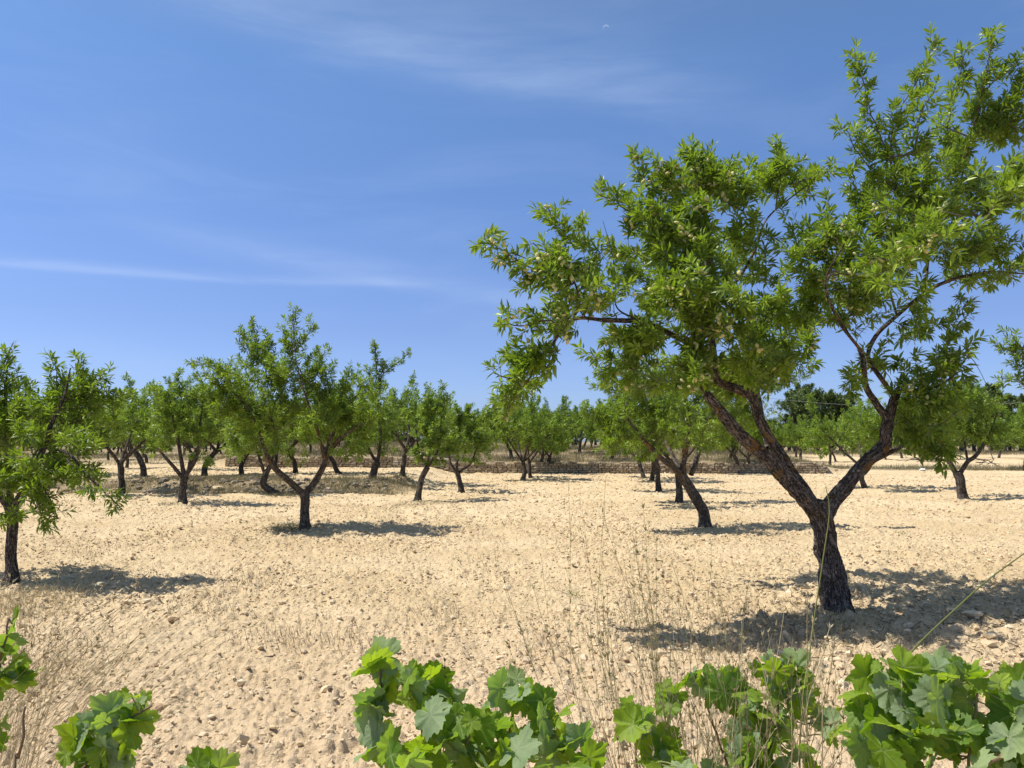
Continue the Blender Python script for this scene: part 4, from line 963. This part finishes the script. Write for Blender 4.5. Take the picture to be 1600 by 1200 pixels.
tuft(628, 748, 18, 1.0, .35, 500, 'small weed tuft at the tree by the left half of the wall', M_GREYWEED, 68)
tuft(1420, 733, 70, 2.0, .6, 1600, 'strip of grey weeds in front of the far right trees', M_GREYWEED, 69)
tuft(1406, 836, 8, .15, .14, 90, 'tiny lone green weed on the bare soil right of the big trunk', M_GREENGRASS, 70)
tuft(830, 753, 45, 1.5, .16, 900, 'low pale weeds under the two crossing trees by the wall', M_GREYWEED, 71)
tuft(900, 930, 16, .2, .16, 90, 'little green weed clump in the open soil left of the big shadow', M_GREENGRASS, 72)

tuft(60, 1060, 110, 1.0, .20, 1100, 'straw-coloured tufts on the soil in front of the left edge tree', M_DRY, 73)
tuft(1165, 1000, 90, .5, .12, 1300, 'thin dry grass on the soil left of the foot of the big tree', M_DRY, 74)
tuft(1100, 830, 25, .4, .12, 350, 'small dry tuft at the foot of the bent leaning tree', M_DRY, 75)
tuft(1504, 784, 22, .6, .15, 300, 'small dry tuft at the foot of the grey forked trunk', M_DRY, 76)
# short dead stubble standing in the field
rg = np.random.default_rng(80); PX = []
for px, py, rx, ry, n in ((395, 905, 55, 18, 230), (450, 990, 80, 26, 260), (700, 955, 60, 16, 120), (560, 1000, 70, 20, 90), (150, 862, 60, 14, 160), (870, 840, 70, 40, 240), (760, 880, 40, 20, 90), (1010, 960, 110, 30, 330), (1180, 985, 80, 26, 260), (960, 800, 70, 18, 200), (1090, 1010, 90, 20, 200), (330, 950, 60, 20, 130), (100, 1000, 100, 30, 180), (860, 1010, 60, 30, 120), (640, 880, 60, 20, 60), (210, 900, 60, 14, 120), (1260, 770, 60, 12, 120), (1230, 1000, 60, 20, 160)):
    PX += [(px + a * rx, py + b_ * ry) for a, b_ in rg.normal(0, .55, (n, 2))]
PX = np.array(PX); dd = CAMZ * F / np.maximum(PX[:, 1] - 690, 30); X = (PX[:, 0] - 800) / F * dd
P = np.stack([X, dd, ground_z(X, dd)], 1); n = len(P)
tag(grass_obj('stubble', P, updir(rg, n, .30) + [-.15, 0, 0], rg.uniform(.04, .17, n), rg.uniform(.0025, .0055, n), rg, M_STUB, .25, 2), 'thin dead stalks standing in the tilled soil', 'stubble', None, 'stuff')
# sticks and leaf litter under the trees
n = 4200; x = 3.6 + rg.normal(0, 1.7, n); y = 8.0 + rg.normal(0, 1.3, n)
x2 = rg.normal(-6, 1.2, 700); y2 = rg.normal(9.4, 1.0, 700); x3 = rg.normal(3.8, 1.5, 900); y3 = rg.normal(15.6, 1.3, 900); x4 = rg.normal(-3.9, 1.4, 900); y4 = rg.normal(15, 1.2, 900)
x = np.concatenate([x, x2, x3, x4]); y = np.concatenate([y, y2, y3, y4]); n = len(x); d = rg.normal(0, 1, (n, 3)); d[:, 2] = np.abs(d[:, 2]) * .25
tag(grass_obj('leaf_litter', np.stack([x, y, ground_z(x, y) + .012], 1), d, rg.uniform(.03, .11, n), rg.uniform(.006, .014, n), rg, M_STUB, .2, 1), 'dry fallen leaves and bits of twig under the almond trees', 'leaf litter', None, 'stuff')

# ------------------------------------------------------------------ tall thin stems in the foreground
def stem_stuff(name, rows, mats, rng, label, r0=.0013, head=True, branchy=.0):
    """rows of polylines (k,3)"""
    A, B, ra, rb, tn = [], [], [], [], []; HP, HD, HL, HT = [], [], [], []
    for L in rows:
        q = resample([list(p) + [0] for p in L], .07)[:, :3]; q = q + rng.normal(0, .0018, q.shape); m = len(q); tt_ = rng.random(); rr = r0 * rng.uniform(.7, 1.3) * (1.1 - .6 * np.linspace(0, 1, m))
        A.append(q[:-1]); B.append(q[1:]); ra.append(rr[:-1]); rb.append(rr[1:]); tn.append(np.full(m - 1, tt_))
        T = norm(np.gradient(q, axis=0))
        if head:
            hn = rng.integers(10, 28); i0 = int(m * rng.uniform(.72, .88)); ii = rng.integers(i0, m, hn)
            HP.append(q[ii]); HD.append(T[ii] * 1.4 + rng.normal(0, .5, (hn, 3))); HL.append(rng.uniform(.006, .022, hn)); HT.append(np.full(hn, tt_))
        for j in range(rng.poisson(branchy)):           # side stems
            i = rng.integers(int(m * .35), m - 1); d = norm(T[i] + rng.normal(0, .42, 3)); ln = rng.uniform(.06, .24)
            pts = np.array([q[i] + d * ln * u + [0, 0, .05 * u * u] for u in np.linspace(0, 1, 4)])
            A.append(pts[:-1]); B.append(pts[1:]); ra.append(np.full(3, r0 * .55)); rb.append(np.full(3, r0 * .45)); tn.append(np.full(3, tt_))
            hn = 7; HP.append(np.repeat(pts[-1:], hn, 0)); HD.append(rng.normal(0, .7, (hn, 3)) + d); HL.append(rng.uniform(.005, .012, hn)); HT.append(np.full(hn, tt_))
    A = np.vstack(A); B = np.vstack(B); tn = np.concatenate(tn); V, Q = prisms(A, B, np.concatenate(ra), np.concatenate(rb), 3); acc = Acc(); acc.add(V, Q, a=np.repeat(tn, 6))
    if HP:
        HP, HD, HL, HT = np.vstack(HP), np.vstack(HD), np.concatenate(HL), np.concatenate(HT); V, Q, T, k = blades(HP, HD, HL, HL * .22, rng, .1, 2); acc.add(V, Q, T, a=np.repeat(HT, k))
    o = acc.build(name, mats, None, False, 'tint'); tag(o, label, 'tall grass', None, 'stuff')
rg = np.random.default_rng(90)
def fan(n, bx, bs, tx, ts, ty0, ty1, Y0, Y1, curve=20, by=1330):
    out = []
    for k in range(n):
        Y = rg.uniform(Y0, Y1); b = bx + rg.normal(0, bs); t_ = tx + (b - bx) * 1.4 + rg.normal(0, ts); ty = rg.uniform(ty0, ty1); c = rg.normal(0, curve)
        p0 = at(b, by, Y); gz = float(gsmooth(p0[0], Y)); root_ = np.array([p0[0] - (t_ - b) / F * Y * .15, Y, gz])
        top = at(t_, ty, Y + rg.uniform(-.15, .15)); mid = at((b + t_) / 2 + c, (by + ty) / 2, Y); out.append([root_, p0, mid, top])
    return out
rows = fan(20, 1000, 45, 900, 40, 900, 1060, 2.1, 2.7) + fan(18, 1010, 40, 985, 28, 840, 1020, 2.1, 2.8) + fan(16, 1090, 40, 1060, 30, 880, 1060, 2.0, 2.6) + fan(8, 1040, 30, 955, 22, 740, 860, 2.1, 2.6, 30) + fan(16, 1180, 40, 1170, 26, 950, 1090, 2.0, 2.6)
stem_stuff('tall_weeds', rows, mat_grass('weed_stem', (0.24, 0.23, 0.10), (0.40, 0.36, 0.17), (0.48, 0.38, 0.22)), rg, 'tall thin branching weed stems rising in front of the bare soil, centre right', .00115, True, 2.0)
rows = fan(70, 1200, 55, 1225, 60, 980, 1150, 1.95, 2.5, 30) + fan(60, 1080, 60, 1060, 60, 1050, 1170, 1.95, 2.4, 30) + fan(22, 1330, 30, 1345, 30, 1020, 1140, 1.9, 2.4) + fan(4, 1255, 12, 1290, 15, 940, 1010, 2., 2.3)
stem_stuff('dry_grass', rows, M_DRY, rg, 'straw-coloured grass stems tangled among the vines, centre right', .0012, True)
rows = []
for k in range(150):
    Y = rg.uniform(2.2, 3.2); b = rg.uniform(-120, 150); ln = rg.uniform(120, 330); sl_ = rg.normal(.75, .22)
    ys = rg.uniform(1120, 1330); top = at(b + ln * sl_, ys - ln * .85, Y); p0 = at(b, ys, Y); mid = at(b + ln * sl_ * .42, ys - ln * .45, Y); rows.append([np.array([p0[0] - .1, Y, float(gsmooth(p0[0], Y))]), p0, mid, top])
for k in range(50):
    Y = rg.uniform(2.4, 3.4); b = rg.uniform(-60, 60); top = at(b + rg.normal(40, 35), rg.uniform(900, 1040), Y); p0 = at(b, 1200, Y); rows.append([np.array([p0[0], Y, 0]), p0, (p0 + top) / 2 + [.01, 0, 0], top])
stem_stuff('dry_grass', rows, M_DRY, rg, 'dry grass stems leaning to the right in the lower left corner', .0010, True)
# single stems one can tell apart
def stem(name, pts, r, mat, label, tint=.5, head=0):
    P = np.array([at(*p) for p in pts]); P0 = P[0].copy(); P0[2] = float(gsmooth(P0[0], P0[1])); P = np.vstack([P0, P]); q = resample([list(p) + [r * (1 - .6 * k / len(P))] for k, p in enumerate(P)], .03)
    V, Q, T = sweep(q, 6, 1, .05); acc = Acc(); acc.add(V, Q, T, a=np.full(len(V), tint))
    if head:
        rg_ = np.random.default_rng(head); n = 150; i = rg_.integers(int(len(q) * .80), len(q), n); HD = np.tile(norm(q[-1, :3] - q[-4, :3]) * 1.6, (n, 1)) + rg_.normal(0, .6, (n, 3)); L = rg_.uniform(.006, .013, n)
        V, Q, T, k = blades(q[i, :3], HD, L, L * .3, rg_, .1, 2); acc.add(V, Q, T, a=np.repeat(rg_.random(n), k))
    tag(acc.build(name, mat, None, True, 'tint', loc=P0), label, 'grass stem')
stem('grass_stem', [(1340, 1300, 2.1), (1375, 1140, 2.1), (1400, 1060, 2.1), (1430, 1012, 2.1), (1500, 945, 2.15), (1545, 905, 2.2), (1600, 865, 2.3), (1640, 835, 2.35)], .003, M_GREENGRASS, 'single thick green grass stalk slanting up to the right edge', .3)
stem('grass_stem', [(1250, 1180, 2.2), (1268, 1000, 2.2), (1285, 880, 2.2), (1296, 800, 2.2), (1290, 760, 2.2)], .0022, M_GREENGRASS, 'tall pale green grass stalk crossing the trunk of the big almond tree', .6)
stem('grass_stem', [(1262, 1180, 2.1), (1262, 1060, 2.1), (1261, 990, 2.1), (1262, 930, 2.1)], .0016, M_DRY, 'upright brown seed head left of the foot of the big trunk', .4, 5)
stem('grass_stem', [(1285, 1180, 2.0), (1292, 1090, 2.0), (1299, 1040, 2.0), (1303, 1000, 2.0)], .0016, M_DRY, 'upright tan seed head below the foot of the big trunk', .6, 6)
stem('grass_stem', [(693, 1160, 2.1), (694, 1110, 2.1), (695, 1060, 2.1), (695, 1033, 2.1)], .0016, M_STUB, 'brown seed spike rising between the leaves of the central vine', .6, 7)
stem('grass_stem', [(761, 1160, 2.1), (762, 1120, 2.1), (764, 1090, 2.1), (767, 1066, 2.1)], .0015, M_STUB, 'smaller brown seed spike right of the first in the central vine', .6, 8)
stem('grass_stem', [(80, 1330, 2.3), (140, 1210, 2.3), (185, 1130, 2.3), (245, 1050, 2.35), (330, 995, 2.4), (410, 975, 2.4)], .0016, M_DRY, 'long dry stalk arching right over the soil from the lower left vine', .7)

# ================================================================== GRAPE VINES
def grape_leaf(seed, rings=5):
    rg = np.random.default_rng(seed); n = 72; th = np.linspace(-pi, pi, n, endpoint=False)
    ctrl = [(-180, .08), (-168, .50), (-150, .74), (-128, .80), (-108, .76), (-90, .64), (-76, .80), (-56, .92), (-42, .84), (-29, .68), (-14, .88), (0, 1.0)]
    ctrl = ctrl + [(-a, r) for a, r in ctrl[::-1][1:]]; deg = np.degrees(th)
    r = np.interp(deg, [c[0] for c in ctrl], [c[1] * (1 + rg.normal(0, .03)) for c in ctrl]); r *= 1 + .07 * (((np.arange(n) % 4) - 1.5) / 1.5 * -1) * (np.abs(deg) < 165)
    us = np.linspace(0, 1, rings + 1)[1:]; V = [[0, 0, 0]]; c1, c2, c3 = rg.uniform(-.45, -.05), rg.uniform(-.3, .45), rg.uniform(0, 6.28)
    for u in us:
        rr = r * u if u > .5 else (r * u * .9 + .1 * u * .6)
        x, y = np.sin(th) * rr, np.cos(th) * rr; rad = np.sqrt(x * x + y * y)
        vein = np.abs(np.sin(th * 3.3))
        z = c1 * y * np.abs(y) * .55 + c2 * x * x + .06 * vein * rad + .045 * np.sin(th * 2 + c3) * rad + .035 * np.sin(th * 9 + c3) * u ** 3 + .02 * np.sin(x * 22) * np.sin(y * 20 + c3) - .06 * rad ** 2
        V += list(np.stack([x, y, z], 1))
    V = np.array(V); j = np.arange(n); j2 = (j + 1) % n; keep = j != n - 1
    T = np.stack([0 * j, 1 + j2, 1 + j], 1)[keep]; Q = []
    for k in range(rings - 1):
        a, b_ = 1 + k * n, 1 + (k + 1) * n; Q.append(np.stack([a + j, a + j2, b_ + j2, b_ + j], 1)[keep])
    return V, T, np.concatenate(Q)
GL = [grape_leaf(s) for s in range(8)]
def mat_grape():
    m, tt, b = material('vine_leaf'); uv = tt.node('ShaderNodeUVMap').outputs[0]; s = tt.node('ShaderNodeSeparateXYZ'); tt.l.new(uv, s.inputs[0]); x, y = s.outputs[0], s.outputs[1]; vein = None
    for a in (0, 52, -52, 118, -118):
        ca, sa = cos(radians(a)), sin(radians(a)); along = tt.math('ADD', tt.math('MULTIPLY', x, sa), tt.math('MULTIPLY', y, ca)); across = tt.math('ABSOLUTE', tt.math('SUBTRACT', tt.math('MULTIPLY', x, ca), tt.math('MULTIPLY', y, sa)))
        w = tt.math('MAXIMUM', tt.math('SUBTRACT', .030, tt.math('MULTIPLY', along, .020)), .008)
        v = tt.math('MULTIPLY', tt.math('LESS_THAN', across, w), tt.math('GREATER_THAN', along, 0.0))
        # side veins branch off in a herring-bone
        ph = tt.math('FRACT', tt.math('MULTIPLY', tt.math('SUBTRACT', along, tt.math('MULTIPLY', across, .9)), 6.0)); sv = tt.math('MULTIPLY', tt.math('LESS_THAN', tt.math('ABSOLUTE', tt.math('SUBTRACT', ph, .5)), .045), tt.math('LESS_THAN', across, tt.math('MULTIPLY', along, .46)))
        v = tt.math('MAXIMUM', v, tt.math('MULTIPLY', tt.math('MULTIPLY', sv, tt.math('GREATER_THAN', along, .05)), .45)); vein = v if vein is None else tt.math('MAXIMUM', vein, v)
    t_ = attr(tt, 'tint'); geo = tt.node('ShaderNodeNewGeometry'); nz = tt.noise(geo.outputs['Position'], 25, 5, .6)
    top = tt.mix(t_, (0.09, 0.18, 0.018), (0.29, 0.41, 0.030)); top = tt.mix(tt.ramp(t_, .88, 1), top, (0.24, 0.32, 0.04)); top = tt.mix(tt.math('MULTIPLY', tt.ramp(nz, .4, .7), .3), top, (0.04, 0.08, 0.02))
    top = tt.mix(tt.math('MULTIPLY', vein, .7), top, (0.34, 0.42, 0.13))
    bot = tt.mix(tt.ramp(nz, .3, .7), (0.24, 0.32, 0.17), (0.34, 0.42, 0.24)); bot = tt.mix(tt.math('MULTIPLY', vein, .7), bot, (0.38, 0.43, 0.27)); bot = tt.mix(tt.ramp(t_, .88, 1), bot, (0.28, 0.36, 0.08))
    c = tt.mix(geo.outputs['Backfacing'], top, bot); spots = tt.ramp(tt.noise(geo.outputs['Position'], 38, 5, .65), .66, .72); c = tt.mix(tt.math('MULTIPLY', spots, .8), c, (.22, .14, .05)); tt.put(b.inputs['Base Color'], c); b.inputs['Specular IOR Level'].default_value = .35; tt.put(b.inputs['Roughness'], tt.math('ADD', .48, tt.math('MULTIPLY', geo.outputs['Backfacing'], .4)))
    tt.put(b.inputs['Normal'], tt.bump(tt.math('SUBTRACT', tt.noise(uv, 9, 4), tt.math('MULTIPLY', vein, .5)), .35, .006))
    tr = tt.node('ShaderNodeBsdfTranslucent'); tc_ = tt.mix(t_, (0.26, 0.46, 0.012), (0.50, 0.70, 0.02)); tt.put(tr.inputs[0], tt.mix(tt.math('MULTIPLY', vein, .5), tc_, (0.16, 0.26, 0.03)))
    mx = tt.node('ShaderNodeMixShader'); mx.inputs[0].default_value = .46; tt.l.new(b.outputs[0], mx.inputs[1]); tt.l.new(tr.outputs[0], mx.inputs[2]); tt.l.new(mx.outputs[0], [n for n in tt.n if n.type == 'OUTPUT_MATERIAL'][0].inputs[0]); return m
M_VINE = mat_grape()
m_, tt, b = material('vine_cane'); tt.put(b.inputs['Base Color'], tt.mix(attr(tt, 'tint'), (0.20, 0.11, 0.065), (0.24, 0.26, 0.09))); b.inputs['Roughness'].default_value = .6; M_CANE = m_
def vine(label, canes, clumps, seed, base=None, size=.068):
    """canes: polylines (px,py,Y); clumps: (px,py,rx,ry,Y,rd,count[,young])"""
    rg = np.random.default_rng(seed); pts = []; acc = Acc()
    C = [[at(*p) for p in L] for L in canes]; b0 = np.mean([c[0] for c in C], 0) if base is None else at(base[0], 1200, base[1]); b0[2] = float(gsmooth(b0[0], b0[1])); root = empty('grape_vine', b0, label, 'grape vine', 'grape vines along the near edge')
    head = b0 + [0, .05, .45]; q = resample([[*b0 - [0, 0, .05], .035], [*(b0 + [.02, .02, .25]), .028], [*head, .032]], .03); V, Q, T = sweep(q - np.array([*b0, 0]), 10, seed, .2, True, True)
    mesh('trunk', V, [Q, T], M_BARK, root, True)
    for L in C:
        P = [head] + L; q = resample([[*p, .0045 * (1 - .5 * k / len(P))] for k, p in enumerate(P)], .03); q[:, :3] += rg.normal(0, .0015, (len(q), 3)); V, Q, T = sweep(q - np.array([*b0, 0]), 7, seed, .1); acc.add(V, Q, T, a=np.full(len(V), rg.random() * .5)); pts.append(q[:, :3])
    pts = np.vstack(pts); lf = Acc(); uvs = []
    for c in clumps:
        px, py, rx, ry, Y, rd, n = c[:7]; young = c[7] if len(c) > 7 else .12; m = Y / F; cen = at(px, py + 5, Y)
        for k in range(max(2, int(n * 1.05))):
            u = rg.normal(0, 1, 3); u = u / np.linalg.norm(u) * rg.random() ** .45; p = cen + u * [rx * m, rd, ry * m]; s = size * .88 * rg.uniform(.5, 1.2) * (c[8] if len(c) > 8 else 1)
            N = norm(rg.normal(0, .75, 3) + [-.15, rg.choice([-1, 1]) * .8, .42]); dn = norm(rg.normal(0, .6, 3) + u * .9 + [0, 0, -.35]); Yd = norm(dn - N * np.dot(dn, N)); Xd = np.cross(Yd, N)
            V, T, Q = GL[rg.integers(8)]; W_ = p + (V[:, :1] * Xd + V[:, 1:2] * Yd + V[:, 2:3] * N * rg.uniform(.7, 1.8)) * s
            tn = rg.uniform(.85, 1.0) if rg.random() < young else rg.random() ** 1.3 * .85
            lf.add(W_ - b0, T, Q, a=np.full(len(V), tn)); uvs.append(V[:, :2])
            d = np.linalg.norm(pts - p, axis=1); j = int(d.argmin()); e = pts[j]; mid = (p + e) / 2 + [0, 0, -.015]; P3 = np.array([p, p * .5 + mid * .5 + [0, 0, .004], mid, e]); V, Q = prisms(P3[:-1] - b0, P3[1:] - b0, np.full(3, .0016), np.full(3, .0017), 5); acc.add(V, Q, a=np.full(len(V), .9))
    acc.build('cane', M_CANE, root, True, 'tint'); lf.build('foliage', M_VINE, root, True, 'tint', uv=np.vstack(uvs))
vine('leafy vine in the bottom centre with one tall bright shoot at its left end',
 [[(640, 1260, 2.1), (600, 1150, 2.1), (595, 1080, 2.1), (592, 1030, 2.1)], [(660, 1260, 2.05), (660, 1150, 2.05), (650, 1060, 2.05)], [(780, 1260, 2.0), (790, 1160, 2.0), (815, 1080, 2.05)], [(850, 1260, 2.0), (860, 1160, 2.0), (850, 1100, 2.0)], [(700, 1270, 1.95), (720, 1200, 1.95), (745, 1110, 1.95)]],
 [(595, 1030, 24, 16, 2.1, .05, 6, .8), (597, 1072, 24, 26, 2.1, .06, 7), (593, 1130, 20, 40, 2.1, .07, 7), (655, 1070, 26, 30, 2.05, .08, 7), (690, 1110, 34, 28, 2.0, .10, 8), (745, 1120, 34, 26, 1.95, .10, 8), (812, 1075, 30, 20, 2.05, .08, 7, .2), (850, 1115, 30, 26, 2.0, .10, 8), (680, 1180, 80, 32, 1.95, .15, 20), (800, 1180, 80, 34, 1.95, .15, 22), (890, 1170, 34, 28, 1.95, .12, 9), (750, 1290, 170, 70, 2.0, .2, 34)], 400, base=(745, 2.15))
vine('small vine shoot among the tall weeds, just right of the central vine',
 [[(1040, 1270, 2.15), (1042, 1170, 2.15), (1045, 1085, 2.15)], [(1000, 1270, 2.1), (995, 1180, 2.1), (990, 1110, 2.1)]],
 [(1048, 1085, 16, 16, 2.15, .05, 4), (992, 1112, 26, 16, 2.1, .05, 5), (1030, 1140, 30, 24, 2.15, .08, 5), (1050, 1190, 60, 20, 2.0, .12, 14), (1030, 1290, 70, 50, 2.0, .15, 12)], 401, base=(1030, 2.2), size=.058)
vine('vine half hidden by straw grass, left of the big corner vine',
 [[(1160, 1270, 2.25), (1120, 1150, 2.25), (1090, 1050, 2.25)], [(1200, 1270, 2.2), (1210, 1150, 2.2), (1235, 1030, 2.2)], [(1180, 1270, 2.2), (1180, 1160, 2.2), (1160, 1080, 2.2)]],
 [(1092, 1048, 20, 16, 2.25, .06, 5), (1130, 1065, 26, 20, 2.25, .08, 7), (1165, 1090, 30, 26, 2.2, .1, 10), (1210, 1050, 20, 26, 2.2, .08, 7), (1245, 1045, 14, 18, 2.2, .06, 5), (1245, 1085, 26, 22, 2.2, .08, 8), (1190, 1140, 60, 34, 2.2, .14, 24), (1290, 1125, 20, 16, 2.2, .06, 5, .6), (1190, 1200, 90, 30, 2.15, .15, 22), (1180, 1290, 90, 50, 2.15, .15, 16)], 402, base=(1185, 2.3), size=.062)
vine('large vine filling the bottom right corner, with bright young leaves on top',
 [[(1420, 1280, 1.9), (1400, 1160, 1.9), (1410, 1040, 1.9)], [(1500, 1280, 1.85), (1520, 1150, 1.85), (1530, 1040, 1.85)], [(1580, 1280, 1.85), (1600, 1180, 1.85), (1620, 1060, 1.9)], [(1380, 1280, 1.95), (1360, 1180, 1.95), (1350, 1100, 1.95)]],
 [(1412, 1038, 32, 11, 1.9, .05, 5, 1.0), (1380, 1060, 24, 22, 1.9, .07, 6, .3), (1355, 1100, 28, 26, 1.95, .08, 8), (1430, 1090, 34, 34, 1.85, .10, 12), (1475, 1075, 22, 34, 1.85, .08, 7), (1528, 1060, 30, 34, 1.85, .08, 8, .4), (1575, 1090, 30, 40, 1.85, .10, 9), (1620, 1080, 34, 46, 1.85, .12, 10), (1480, 1150, 90, 40, 1.85, .16, 34), (1370, 1160, 50, 34, 1.9, .12, 14), (1590, 1160, 50, 40, 1.8, .14, 16), (1480, 1280, 150, 60, 1.85, .2, 34)], 403, base=(1480, 2.1), size=.064)
vine('vine shoot in the lower left with bright leaves and a bare cut cane',
 [[(110, 1250, 2.0), (150, 1180, 2.0), (190, 1130, 2.0), (222, 1112, 2.0), (237, 1102, 2.0)], [(150, 1260, 2.0), (170, 1190, 2.0), (178, 1150, 2.0)]],
 [(212, 1088, 13, 14, 2.0, .04, 4, 1.0, .8), (180, 1103, 20, 18, 2.0, .05, 6, .2), (145, 1135, 20, 18, 2.0, .05, 5), (205, 1125, 14, 12, 2.0, .05, 3), (120, 1160, 22, 18, 2.0, .06, 6), (190, 1175, 34, 22, 2.0, .08, 9), (150, 1200, 50, 20, 2.0, .08, 10), (160, 1290, 70, 50, 2.0, .12, 14)], 404, base=(150, 2.1), size=.058)
vine('tip of a vine just showing at the bottom edge, right of the lower left shoot',
 [[(325, 1290, 2.0), (322, 1230, 2.0), (318, 1195, 2.0)]],
 [(318, 1198, 26, 12, 2.0, .05, 7), (320, 1270, 34, 40, 2.0, .08, 9)], 405, base=(325, 2.1), size=.058)
vine('vine leaves entering at the left edge above the leaning dry grass',
 [[(-40, 1280, 2.3), (-20, 1120, 2.3), (0, 1040, 2.3), (14, 965, 2.3)], [(-60, 1280, 2.3), (-30, 1100, 2.3), (10, 1050, 2.3)]],
 [(15, 964, 9, 8, 2.3, .03, 2), (-2, 1002, 16, 16, 2.3, .05, 5), (18, 1052, 20, 22, 2.3, .06, 8), (-20, 1070, 30, 30, 2.3, .08, 8), (-40, 1180, 50, 80, 2.3, .1, 22)], 406, base=(-50, 2.4), size=.06)
stem('dead_cane', [(20, 1230, 2.0), (28, 1185, 2.0), (37, 1150, 2.0), (36, 1125, 2.0), (39, 1104, 2.0)], .0048, M_STUB, 'short bare knobbly cane standing in the lower left corner', .4)
stem('dead_cane', [(1380, 1300, 1.75), (1460, 1240, 1.75), (1530, 1198, 1.75), (1605, 1166, 1.75), (1680, 1140, 1.75)], .0075, M_STUB, 'thick brown cane crossing the bottom right corner', .75)

# ------------------------------------------------------------------ small distant things
M_WIRE, tt, b = material('cable'); b.inputs['Base Color'].default_value = (.22, .22, .22, 1)
for k, dz in enumerate((0, .45)):
    pts = [at(60, 598 + k * 7, 78), at(130, 612 + k * 7, 80), at(230, 640 + k * 5, 84)] if k == 0 else [at(1200, 622, 84), at(1300, 631, 82), at(1420, 634, 80), at(1640, 628, 76)]
    q = resample([[*p, .018] for p in pts], 2.0); V, Q, T = sweep(q, 5, 1, 0)
    tag(mesh('power_cable', V, [Q, T], M_WIRE, None, True, loc=q[0, :3]), ('thin overhead cable sloping down behind the left trees', 'thin overhead cable in front of the right skyline pines')[k], 'cable')
# cut branches heaped on the soil at the far right
def brush(px, py, w, n, label, seed):
    rg_ = np.random.default_rng(seed); g = ground_px(px, py); A = g + rg_.normal(0, 1, (n, 3)) * [w * .4, .5, 0] + [0, 0, .1]; A[:, 2] += rg_.random(n) * .35; d = rg_.normal(0, 1, (n, 3)) * [1, .5, .25]; B = A + norm(d) * rg_.uniform(.6, 1.8, n)[:, None]; V, Q = prisms(A, B, np.full(n, .035), np.full(n, .012), 5)
    tag(mesh('cut_branches', V, [Q], M_BARK_FAR, None, True, loc=g), label, 'cut branches')
brush(1455, 722, 3.2, 40, 'heap of cut branches under the low right foliage of the big tree', 1)
brush(1545, 728, 1.6, 9, 'long grey fallen branch beyond the grey forked trunk', 2)
# bare twig sticking out of the low right foliage of the big tree
g0 = np.array(treeA.location); q = resample([[*(at(*p) - g0), r] for p, r in (((1505, 560, 7.7), .005), ((1518, 560, 7.7), .004), ((1530, 578, 7.7), .003), ((1541, 600, 7.7), .0025))], .03); V, Q, T = sweep(q, 5, 2, .3); mesh('bare_twig', V, [Q, T], M_TWIG, treeA, True)
# faint day moon
Ym = 3000.0; c = at(947, 43, Ym); n = 14; a = np.linspace(radians(20), radians(200), n); ro = 5.0 * Ym / F; V = []
for k in range(n):
    w = .30 * sin(pi * k / (n - 1)) + .01
    for s_ in (1, 1 - w): V += [c + np.array([cos(a[k]) * ro * s_, d_, sin(a[k]) * ro * s_]) for d_ in (0, 6)]
V = np.array(V); Q = []
for k in range(n - 1):
    i = 4 * k; Q += [[i, i + 4, i + 6, i + 2], [i + 1, i + 3, i + 7, i + 5], [i, i + 1, i + 5, i + 4], [i + 2, i + 6, i + 7, i + 3]]
m_ = bpy.data.materials.new('moonlight'); m_.use_nodes = True; tt = NT(m_.node_tree); out = [x for x in tt.n if x.type == 'OUTPUT_MATERIAL'][0]; em = tt.node('ShaderNodeEmission'); em.inputs[0].default_value = (.75, .85, 1, 1); em.inputs[1].default_value = .8; tp = tt.node('ShaderNodeBsdfTransparent'); mx = tt.node('ShaderNodeMixShader'); mx.inputs[0].default_value = .14; tt.l.new(tp.outputs[0], mx.inputs[1]); tt.l.new(em.outputs[0], mx.inputs[2]); tt.l.new(mx.outputs[0], out.inputs[0])
tag(mesh('moon', V, [np.array(Q)], m_, None, False, loc=c), 'tiny faint crescent day moon near the top of the sky', 'moon')
